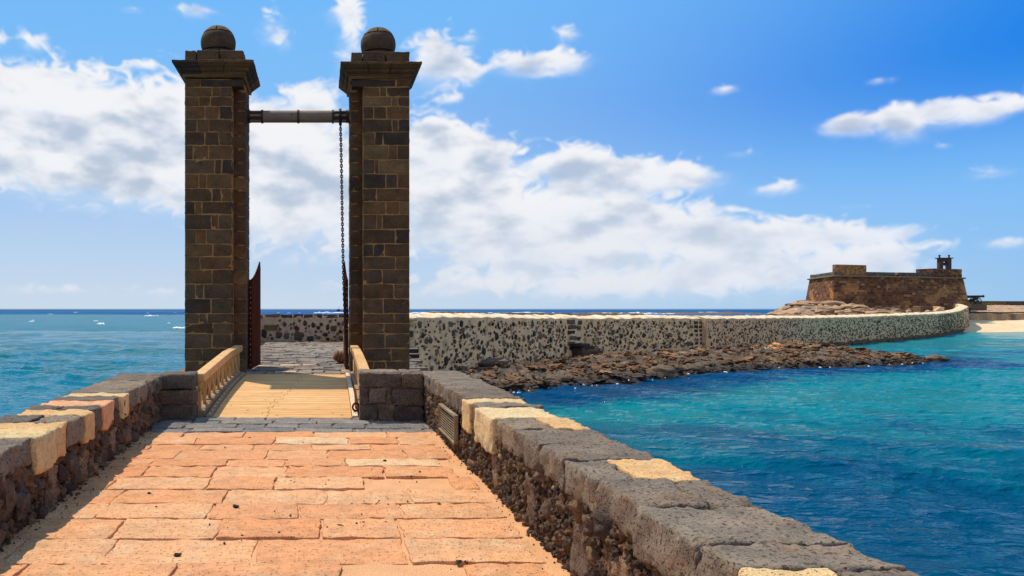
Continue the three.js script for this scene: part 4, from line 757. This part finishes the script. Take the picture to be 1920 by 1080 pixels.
{
  const col = (x, D) => { const n = fbm2(x * 0.12, D * 0.2, 5), m = fbm2(x * 0.7, D * 0.9, 4); let c = mix3([0.55, 0.33, 0.175], [0.68, 0.45, 0.26], smooth(-0.3, 0.4, n + 0.3 * m)); c = mix3(c, [0.22, 0.14, 0.085], smooth(0.12, 0.5, m + 0.25 * n + 0.25 * smooth(85, 70, x))); return c; };
  const o = mesh(scene, 'islet', heightSheet(range(34, 240, 0.75), range(70, 230, 0.75), isletH, col, 2.4), M.vcRock); structure(o); o.userData.label = 'tan rocky islet rising behind the causeway wall to the fort'; o.userData.category = 'islet';
  const rocks = []; for (let k = 0; k < 620; k++) { const x = R(45, 103), D = R(80, 132), y = isletH(x, D); if (y < -0.4 || D < wallD(x) + 2.5) continue; const s = 0.25 + 0.9 * rnd() ** 2.2; rocks.push(tint(placed(pick(ROCKS1), x, y + s * 0.1, D, s * 1.6, s * 0.38, s, R(-0.15, 0.15), R(0, 6.28), R(-0.15, 0.15)), mix3([0.24, 0.15, 0.09], [0.6, 0.38, 0.21], rnd()))); }
  const ro = mesh(scene, 'islet_rocks', mergeGeometries(rocks), M.vcRock); ro.userData = { kind: 'stuff', label: 'tan and brown rock ledges covering the islet below the fort', category: 'rocks' };
  const beach = mesh(scene, 'beach', heightSheet(range(90, 260, 0.9), range(116, 142, 0.6), (x, D) => SEA - 0.7 + 2.95 * smooth(120, 141, D + 0.9 * n2(x * 0.08, 1) - 0.01 * (x - 100)) + 0.05 * n2(x * 0.4, D * 0.6), (x, D) => mix3([0.78, 0.56, 0.31], [0.70, 0.50, 0.28], smooth(-0.3, 0.5, fbm2(x * 0.2, D * 0.3, 4))), 2), M.vcSand); structure(beach); beach.userData.label = 'pale golden sand beach at the end of the causeway wall'; beach.userData.category = 'beach';
  const wallA = thing('retaining_wall', 'low dark stone wall along the top of the sand beach', 'wall');
  for (let x = 103.6; x < 230;) { const L = R(1.6, 3.2); mesh(wallA, 'block', roughBlock(L - 0.06, 1.6, 0.8, { seg: [4, 3, 2], r: 0.06, amp: 0.03 }), pick(M.inset), x + L / 2, 0.42, 136.6); x += L; }
  const wallB = thing('sea_wall', 'dark wall on the skyline right of the fort and cannon', 'wall');
  for (let x = 106; x < 240;) { const L = R(2, 4); mesh(wallB, 'block', roughBlock(L - 0.05, 2.6, 0.9, { seg: [4, 3, 2], r: 0.05, amp: 0.03 }), pick(M.inset), x + L / 2, 1.95 - (x - 106) * 0.006, 151); x += L; }
  for (const [x, D, s] of [[113.5, 149.5, 0.7], [115.5, 149, 0.8], [120, 149, 0.55], [90, 118, 0.5], [92.5, 122, 0.5]]) {
    const lv = []; for (let k = 0; k < 160; k++) { const a = R(0, 6.28), q = rnd() ** 0.5 * s * 1.6; lv.push(placed(new THREE.PlaneGeometry(0.22, 0.12), q * Math.cos(a), R(0, 0.6) * s, q * Math.sin(a), 1, 1, 1, R(0, 3), R(0, 6), R(0, 3))); }
    const o = mesh(scene, numbered('shrub'), mergeGeometries(lv), M.leaf, x, isletH(x, D), D); o.userData = { label: D > 140 ? (x > 118 ? 'smaller green shrub farther along below the skyline wall' : x > 114 ? 'larger green shrub below the skyline wall' : 'green shrub nearest the cannon below the skyline wall') : x > 91 ? 'low green tuft on the rocks nearer the fort' : 'low green tuft on the rocks behind the causeway wall', category: 'shrub' };
  }
  const hut = thing('stone_hut', 'small roofless dark stone hut with sloping wall on the islet rocks', 'hut', null, 88.6, 1.3, 120.5);
  for (const [x, y, D, w, h, d, m] of [[0, 0.1, 1.6, 2.9, 1.4, 0.35, M.inset[2]], [-1.4, 0.1, 0.8, 0.35, 1.4, 1.6, M.inset[2]], [1.4, 0.1, 0.9, 0.35, 1.3, 1.6, M.plasterGrey]]) mesh(hut, 'wall', roughBlock(w, h, d, { seg: [5, 4, 3], r: 0.06, amp: 0.04 }), m, x, y, D);
  const ramp = new THREE.Shape([new THREE.Vector2(-1.2, -0.7), new THREE.Vector2(1.6, -0.7), new THREE.Vector2(1.6, 0.62), new THREE.Vector2(1.1, 0.62)]);
  mesh(hut, 'sloping_wall', boxUV(new THREE.ExtrudeGeometry(ramp, { depth: 0.5, bevelSize: 0.04, bevelThickness: 0.04, bevelSegments: 1 }), 3), M.plasterGrey, 0, 0, 0.2);
}

// ---------------------------------------------------------------- the fort
{
  const base = [[78.8, 128], [107.6, 137.4], [113, 158], [83, 143]], y0 = 0.6, y1 = 6.74;
  const t = thing('fort', 'brown stone fort with sloping walls and a bell gable on the islet', 'fort', null, 93, 2.4, 140);
  const W = (x, y, D) => new THREE.Vector3(x - 93, y - 2.4, -(D - 140));
  const cx = base.reduce((s, p) => s + p[0], 0) / 4, cD = base.reduce((s, p) => s + p[1], 0) / 4;
  const inset = (k, d) => { const [x, D] = base[k], L = Math.hypot(x - cx, D - cD); return [x - (x - cx) / L * d, D - (D - cD) / L * d]; };
  const colorAt = (P) => { const n = fbm2(P.x * 0.13, P.y * 0.25 + P.z * 0.1, 4), m = rnd(); let c = mix3([0.1, 0.042, 0.022], [0.3, 0.125, 0.052], m); c = mix3(c, [0.58, 0.265, 0.09], smooth(0.05, 0.6, n * 0.9 + 0.3 * (rnd() - 0.35))); if (rnd() < 0.04) c = [0.42, 0.24, 0.11]; return c; };
  function panel(a, b, c, d, bw, bh, color, parent = t, name = 'wall_stones') {        // a b bottom, d c top; coursed stones on a mortar face
    const bi = (u, v) => a.clone().lerp(b, u).lerp(d.clone().lerp(c, u), v), tri = []; for (let i = 0; i < 8; i++) for (let j = 0; j < 4; j++) { const q = [bi(i / 8, j / 4), bi((i + 1) / 8, j / 4), bi((i + 1) / 8, (j + 1) / 4), bi(i / 8, (j + 1) / 4)]; tri.push(q[0], q[1], q[2], q[0], q[2], q[3]); }
    const core = new THREE.BufferGeometry().setFromPoints(tri); core.computeVertexNormals(); mesh(parent, 'wall_face', boxUV(core, 3), M.fortMortar);
    const nrm = new THREE.Vector3().subVectors(b, a).cross(new THREE.Vector3().subVectors(d, a)).normalize(), H = d.distanceTo(a), L = a.distanceTo(b), rows = Math.max(1, Math.round(H / bh)), P = [], Cc = [];
    const at = (u, v) => a.clone().lerp(b, u).lerp(d.clone().lerp(c, u), v);
    for (let j = 0; j < rows; j++) for (let s = -R(0, bw); s < L;) {
      const w = bw * R(0.6, 1.5), u0 = clamp((s + 0.02) / L), u1 = clamp((s + w - 0.02) / L); s += w; if (u1 - u0 < 0.004) continue;
      const v0 = (j + 0.06) / rows, v1 = (j + 0.94) / rows, out = R(0.02, 0.07), q = [at(u0, v0), at(u1, v0), at(u1, v1), at(u0, v1)], f = q.map((p) => p.clone().addScaledVector(nrm, out)), col = color(q[0]);
      const quad = (i, k, l, m) => { for (const p of [i, k, l, i, l, m]) { P.push(p.x, p.y, p.z); Cc.push(...col); } };
      quad(f[0], f[1], f[2], f[3]); quad(q[0], q[1], f[1], f[0]); quad(q[3], f[3], f[2], q[2]); quad(q[0], f[0], f[3], q[3]); quad(q[1], q[2], f[2], f[1]);
    }
    const g = new THREE.BufferGeometry(); g.setAttribute('position', new THREE.Float32BufferAttribute(P, 3)); g.setAttribute('color', new THREE.Float32BufferAttribute(Cc, 3)); g.computeVertexNormals();
    const o = mesh(parent, name, boxUV(g, 2), M.vcRock); o.userData.kind = 'stuff';
  }
  M.fortMortar = mat([0.3, 0.155, 0.075], T.sand, 0.03);
  for (let k = 0; k < 4; k++) { const n = (k + 1) % 4, a = base[k], b = base[n], d = inset(k, 1.15), c = inset(n, 1.15); panel(W(a[0], y0, a[1]), W(b[0], y0, b[1]), W(c[0], y1, c[1]), W(d[0], y1, d[1]), 0.72, 0.34, colorAt); }
  const roof = new THREE.BufferGeometry().setFromPoints([0, 1, 2, 0, 2, 3].map((k) => W(inset(k, 1.15)[0], y1 - 0.02, inset(k, 1.15)[1]))); roof.computeVertexNormals(); mesh(t, 'roof_terrace', boxUV(roof, 3), M.fortMortar);
  // cordon moulding
  for (let k = 0; k < 4; k++) { const a = inset(k, 0.95), b = inset((k + 1) % 4, 0.95); mesh(t, 'cordon', bar(W(a[0], y1 + 0.06, a[1]), W(b[0], y1 + 0.06, b[1]), 0.5, 0.22, 0.06), mat([0.30, 0.20, 0.125], T.basalt, 0.02)); }
  // parapet pieces along an edge: f0..f1, height, thickness
  const P0 = inset(0, 1.25), P1 = inset(1, 1.25), P2 = inset(2, 1.25), P3 = inset(3, 1.25);
  const piece = (A, B, f0, f1, h, th, color, name = 'parapet') => {
    const a = [lerp(A[0], B[0], f0), lerp(A[1], B[1], f0)], b = [lerp(A[0], B[0], f1), lerp(A[1], B[1], f1)], L = Math.hypot(b[0] - a[0], b[1] - a[1]), nx = -(b[1] - a[1]) / L * th, nD = (b[0] - a[0]) / L * th, s = -Math.sign(nx * (a[0] - cx) + nD * (a[1] - cD)) || 1;
    const c = [b[0] + nx * s, b[1] + nD * s], d = [a[0] + nx * s, a[1] + nD * s], grp = new THREE.Group(); grp.name = name; t.add(grp);
    const ya = y1 + 0.15, yb = y1 + 0.15 + h, ring = [a, b, c, d];
    for (let k = 0; k < 4; k++) { const p = ring[k], q = ring[(k + 1) % 4]; panel(W(p[0], ya, p[1]), W(q[0], ya, q[1]), W(q[0], yb, q[1]), W(p[0], yb, p[1]), 0.5, 0.26, color, grp); }
    const top = new THREE.BufferGeometry().setFromPoints([0, 1, 2, 0, 2, 3].map((k) => W(ring[k][0], yb, ring[k][1]))); top.computeVertexNormals(); mesh(grp, 'parapet_top', boxUV(top, 3), mat([0.34, 0.27, 0.2], T.basalt, 0.02));
  };
  const tan = () => mix3([0.2, 0.1, 0.045], [0.62, 0.29, 0.098], rnd() ** 0.7), greyC = () => mix3([0.11, 0.088, 0.07], [0.24, 0.19, 0.14], rnd());
  piece(P0, P1, 0.012, 0.232, 1.72, 0.7, tan, 'corner_block'); piece(P0, P1, 0.235, 0.455, 0.66, 0.9, greyC); piece(P0, P1, 0.49, 0.742, 0.68, 0.9, greyC); piece(P0, P1, 0.75, 0.995, 1.42, 2.6, colorAt, 'corner_block');
  piece(P3, P0, 0.0, 0.985, 0.62, 0.9, greyC); piece(P1, P2, 0.02, 1, 0.7, 0.9, greyC); piece(P2, P3, 0, 1, 0.7, 0.9, greyC);
  mesh(t, 'gun_ramp', bar(W(lerp(P0[0], P1[0], 0.45), y1 + 0.3, lerp(P0[1], P1[1], 0.45) + 0.6), W(lerp(P0[0], P1[0], 0.5), y1 + 0.66, lerp(P0[1], P1[1], 0.5) + 0.6), 0.8, 0.25, 0.04), M.fortMortar);
  // bell gable
  const g = new THREE.Group(); g.name = 'bell_gable'; g.position.copy(W(102.9, y1 + 1.5, 137.4)); t.add(g);
  const sh = new THREE.Shape([new THREE.Vector2(-0.98, 0), new THREE.Vector2(0.98, 0), new THREE.Vector2(0.98, 1.75), new THREE.Vector2(-0.98, 1.75)]), ho = new THREE.Path(); ho.moveTo(-0.38, 0.02); ho.lineTo(0.38, 0.02); ho.lineTo(0.38, 0.95); ho.absarc(0, 0.95, 0.38, 0, Math.PI, false); ho.lineTo(-0.38, 0.02); sh.holes.push(ho);
  const dk = mat([0.12, 0.07, 0.055], T.basalt, 0.02);
  mesh(g, 'arch', boxUV(new THREE.ExtrudeGeometry(sh, { depth: 0.6, bevelEnabled: false, curveSegments: 16 }), 1), dk);
  mesh(g, 'cap', roughBlock(2.45, 0.16, 0.9, { amp: 0.01, r: 0.04 }), dk, 0, 1.83, -0.3);
  for (const s of [-1, 1]) mesh(g, 'finial', boxUV(new THREE.LatheGeometry([[0, 0], [0.17, 0], [0.17, 0.08], [0.09, 0.14], [0.09, 0.2], [0.17, 0.3], [0.15, 0.42], [0.05, 0.52], [0, 0.54]].map(([x, y]) => new THREE.Vector2(x, y)), 12)), dk, s * 0.78, 1.9, -0.3);
  const bell = thing('bell', 'dark bronze bell hanging in the gable on the fort', 'bell', null, 102.9, y1 + 1.5 + 0.6, 137.1);
  mesh(bell, 'bell_body', boxUV(new THREE.LatheGeometry([[0, 0.42], [0.1, 0.4], [0.15, 0.28], [0.18, 0.14], [0.26, 0.02], [0.28, 0]].map(([x, y]) => new THREE.Vector2(x, y)), 16)), M.dark, 0, 0.05, 0);
  mesh(bell, 'yoke', roughBlock(0.74, 0.08, 0.08, { seg: [1, 1, 1], amp: 0, r: 0.01 }), M.dark, 0, 0.46, 0);
  mesh(bell, 'clapper', new THREE.SphereGeometry(0.07, 8, 6), M.dark, 0, 0.03, 0);
  // cannon beside the fort
  const cannon = thing('cannon', 'old dark cannon on a spoked carriage wheel right of the fort', 'cannon', null, 111.4, 2.45, 141.5);
  const barrel = new THREE.LatheGeometry([[0, -1.5], [0.26, -1.48], [0.27, -1.1], [0.22, -1.05], [0.2, 0.3], [0.17, 1.4], [0.22, 1.5], [0.22, 1.6], [0.1, 1.6], [0.09, 1.2], [0, 1.2]].map(([x, y]) => new THREE.Vector2(x, y)), 14); barrel.rotateZ(-Math.PI / 2 + 0.03);
  mesh(cannon, 'barrel', boxUV(barrel), M.dark, -0.1, 1.38, 0);
  for (const z of [-0.55, 0.55]) { const w = new THREE.Group(); w.name = 'wheel'; w.position.set(0.1, 0.62, z); cannon.add(w); mesh(w, 'tyre', boxUV(new THREE.TorusGeometry(0.58, 0.06, 8, 26)), M.dark); for (let k = 0; k < 10; k++) mesh(w, 'spoke', new THREE.BoxGeometry(0.05, 0.56, 0.05).translate(0, 0.28, 0), M.dark).rotation.z = k * 0.628; mesh(w, 'hub', new THREE.CylinderGeometry(0.11, 0.11, 0.2, 12).rotateX(Math.PI / 2), M.dark); }
  mesh(cannon, 'carriage', bar(new THREE.Vector3(-1.6, 0.35, 0), new THREE.Vector3(0.4, 1.1, 0), 0.6, 0.35, 0.03), M.dark);
  mesh(cannon, 'plinth', roughBlock(2.6, 1.6, 2.2, { seg: [4, 3, 4], r: 0.05, amp: 0.03 }), M.inset[2], -0.1, -0.78, 0);
}

// ---------------------------------------------------------------- far skerries, surf, boat
{
  for (const [x, D, L, hgt, lab] of [[255, 640, 62, 1.5, 'low dark skerry awash left of the larger skerry on the horizon'], [268, 560, 34, 1.7, 'long brown skerry off the causeway below the horizon']]) {
    let g = weld(new THREE.SphereGeometry(1, 60, 16)); const p = g.attributes.position; for (let i = 0; i < p.count; i++) { const a = p.getX(i), k = 0.5 + 0.5 * n2(a * 4 + x, 2) + 0.45 * n2(a * 13, x + p.getZ(i)); p.setY(i, p.getY(i) * (0.3 + 0.75 * clamp(k, 0, 1.5))); } g.computeVertexNormals();
    const o = mesh(scene, numbered('skerry'), boxUV(g, 0.3), M.inset[2], x, SEA, D); o.scale.set(L, hgt, 9); o.userData = { label: lab, category: 'rocks' };
  }
  const surf = (x, D, L, h, seed) => { let g = weld(new THREE.SphereGeometry(1, 50, 10)); const p = g.attributes.position; for (let i = 0; i < p.count; i++) { const a = p.getX(i), k = clamp(0.5 + 0.8 * n2(a * 3 + seed, 1) + 0.5 * n2(a * 11 + seed, 5), 0.06, 1.6); p.setXYZ(i, a, p.getY(i) * k, p.getZ(i) * (0.4 + 0.6 * k)); } g.computeVertexNormals(); return g.applyMatrix4(new THREE.Matrix4().compose(new THREE.Vector3(x, SEA, -D), new THREE.Quaternion(), new THREE.Vector3(L, h, 1.6))); };
  const list = []; const pts = [[3, 760, 9, 1.5], [18, 740, 26, 0.7], [90, 700, 16, 1.0], [112, 720, 30, 0.6], [150, 690, 20, 0.7], [212, 610, 24, 0.9], [232, 600, 16, 1.3], [262, 590, 26, 0.8], [310, 620, 16, 0.7], [340, 600, 14, 0.6], [-25, 150, 1.6, 0.42], [-23.8, 149, 0.8, 0.5], [-50, 190, 0.9, 0.35], [-85, 420, 4, 0.5], [205, 820, 18, 0.7], [420, 900, 12, 0.6]];
  pts.forEach((p, k) => list.push(surf(...p, k * 7.7)));
  for (let k = 0; k < 46; k++) { const D = R(120, 900), x = R(-0.4, 0.55) * D; if (x > 20 && D < 300) continue; list.push(surf(x, D, R(0.25, 1.0) * D / 300, R(0.1, 0.22) * (0.5 + D / 600), k * 3.3)); }
  const o = mesh(scene, 'surf', mergeGeometries(list.map((g) => { g.deleteAttribute('uv'); return g; })), M.white); o.userData = { kind: 'stuff', label: 'white breaking surf and whitecaps on the open sea', category: 'surf' };
  const wash = []; for (let k = 0; k < 26; k++) { const i = Math.floor(R(1, 9)), f = rnd(), a = REEF[i], b = REEF[i + 1], x = lerp(a[0], b[0], f) + R(-0.5, 0.7), D = lerp(a[1], b[1], f) - R(0.0, 1.1), s = R(0.015, 0.05); wash.push(placed(ROCKS1[k % 6], x, SEA + 0.02, D, s * 2.2, 0.035, s, 0, R(0, 3), 0)); }  // white flecks: a little wash, and glints modelled as solid white
  const w = mesh(scene, 'foam_glints', mergeGeometries(wash), M.white); w.userData = { kind: 'stuff', label: 'white flecks of wash and painted glints along the reef waterline', category: 'foam_glints' };
  const boat = thing('boat', 'tiny distant sailing boat on the horizon between the pillars', 'boat', null, 36, SEA, 1600);
  mesh(boat, 'hull', boxUV(new THREE.ExtrudeGeometry(new THREE.Shape([new THREE.Vector2(-4.4, 2.2), new THREE.Vector2(4.8, 2.4), new THREE.Vector2(3.4, 0), new THREE.Vector2(-3.8, 0)]), { depth: 2, bevelEnabled: false })), M.dark);
  mesh(boat, 'cabin', roughBlock(3.2, 1.8, 1.6, { seg: [1, 1, 1], amp: 0 }), M.dark, -0.6, 3.0, -1); mesh(boat, 'mast', new THREE.CylinderGeometry(0.22, 0.3, 7, 8), M.dark, 0.6, 6, -1);
}

// ---------------------------------------------------------------- loose pebbles on the paving
{
  const spots = [[-0.7, 6.9, 0.026, 'largest dark lava pebble, in the middle of the orange paving'], [-0.9, 10.6, 0.018, 'dark pebble just before the grey setts, in front of the deck'], [-1.52, 7.4, 0.018, 'dark pebble at the edge of the sea side parapet shadow'], [-0.95, 5.55, 0.02, 'dark pebble left of centre near the bottom edge of the paving'],
    [0.7, 9.0, 0.018, 'round dark pebble on the paving across from the wall grille'], [1.0, 7.0, 0.016, 'dark pebble closest to the foot of the lagoon side parapet'], [0.15, 6.3, 0.016, 'dark pebble right of the middle of the orange paving'], [0.9, 5.4, 0.018, 'dark pebble near the bottom edge towards the lagoon side parapet']];
  for (const [x, D, s, label] of spots) { const o = mesh(scene, numbered('pebble'), pick(ROCKS1), pick(M.inset), x, 0.006 + s * 0.3, D); o.scale.set(s * R(1, 1.5), s * 0.6, s); o.rotation.y = R(0, 6); o.userData = { label, category: 'pebble', group: 'loose pebbles on the paving' }; }
  const grit = []; const cl = [[-0.2, 10.2, 0.35], [-0.75, 6.9, 0.3], [0.55, 7.05, 0.3], [-0.45, 6.0, 0.3], [0.9, 5.45, 0.25], [0.3, 6.2, 0.5], [-0.2, 7.9, 0.5], [1.0, 8.4, 0.35], [0.7, 7.9, 0.3]];
  for (let k = 0; k < 70; k++) { const c = k < 50 ? pick(cl) : [R(-2, 1.3), R(3, 11), 0.3], x = c[0] + R(-1, 1) * c[2] * rnd(), D = c[1] + R(-1, 1) * c[2] * rnd(), s = R(0.003, 0.009); grit.push(placed(pick(ROCKS1), x, 0.012, D, s * 1.4, s, s, R(0, 3), R(0, 3), 0)); }
  for (let k = 0; k < 380; k++) { const D = R(2, 12.3), e = rnd() ** 2 * 0.28, right = rnd() < 0.45, x = right ? rightX - e : lX(D) + e, s = right ? R(0.003, 0.009) * (1 - e * 2.5) : R(0.004, 0.014) * (1 - e * 3); if (s > 0) grit.push(placed(pick(ROCKS1), x, 0.01, D, s * 1.3, s, s, R(0, 3), R(0, 3), 0)); }
  const o = mesh(scene, 'grit', mergeGeometries(grit), M.rubble[0]); o.userData = { kind: 'stuff', label: 'dark grit and chips scattered over the paving and along the wall feet', category: 'grit' };
}

scene.traverse((o) => { if (o.isMesh) { o.castShadow = true; o.receiveShadow = true; } });
renderer.render(scene, camera);
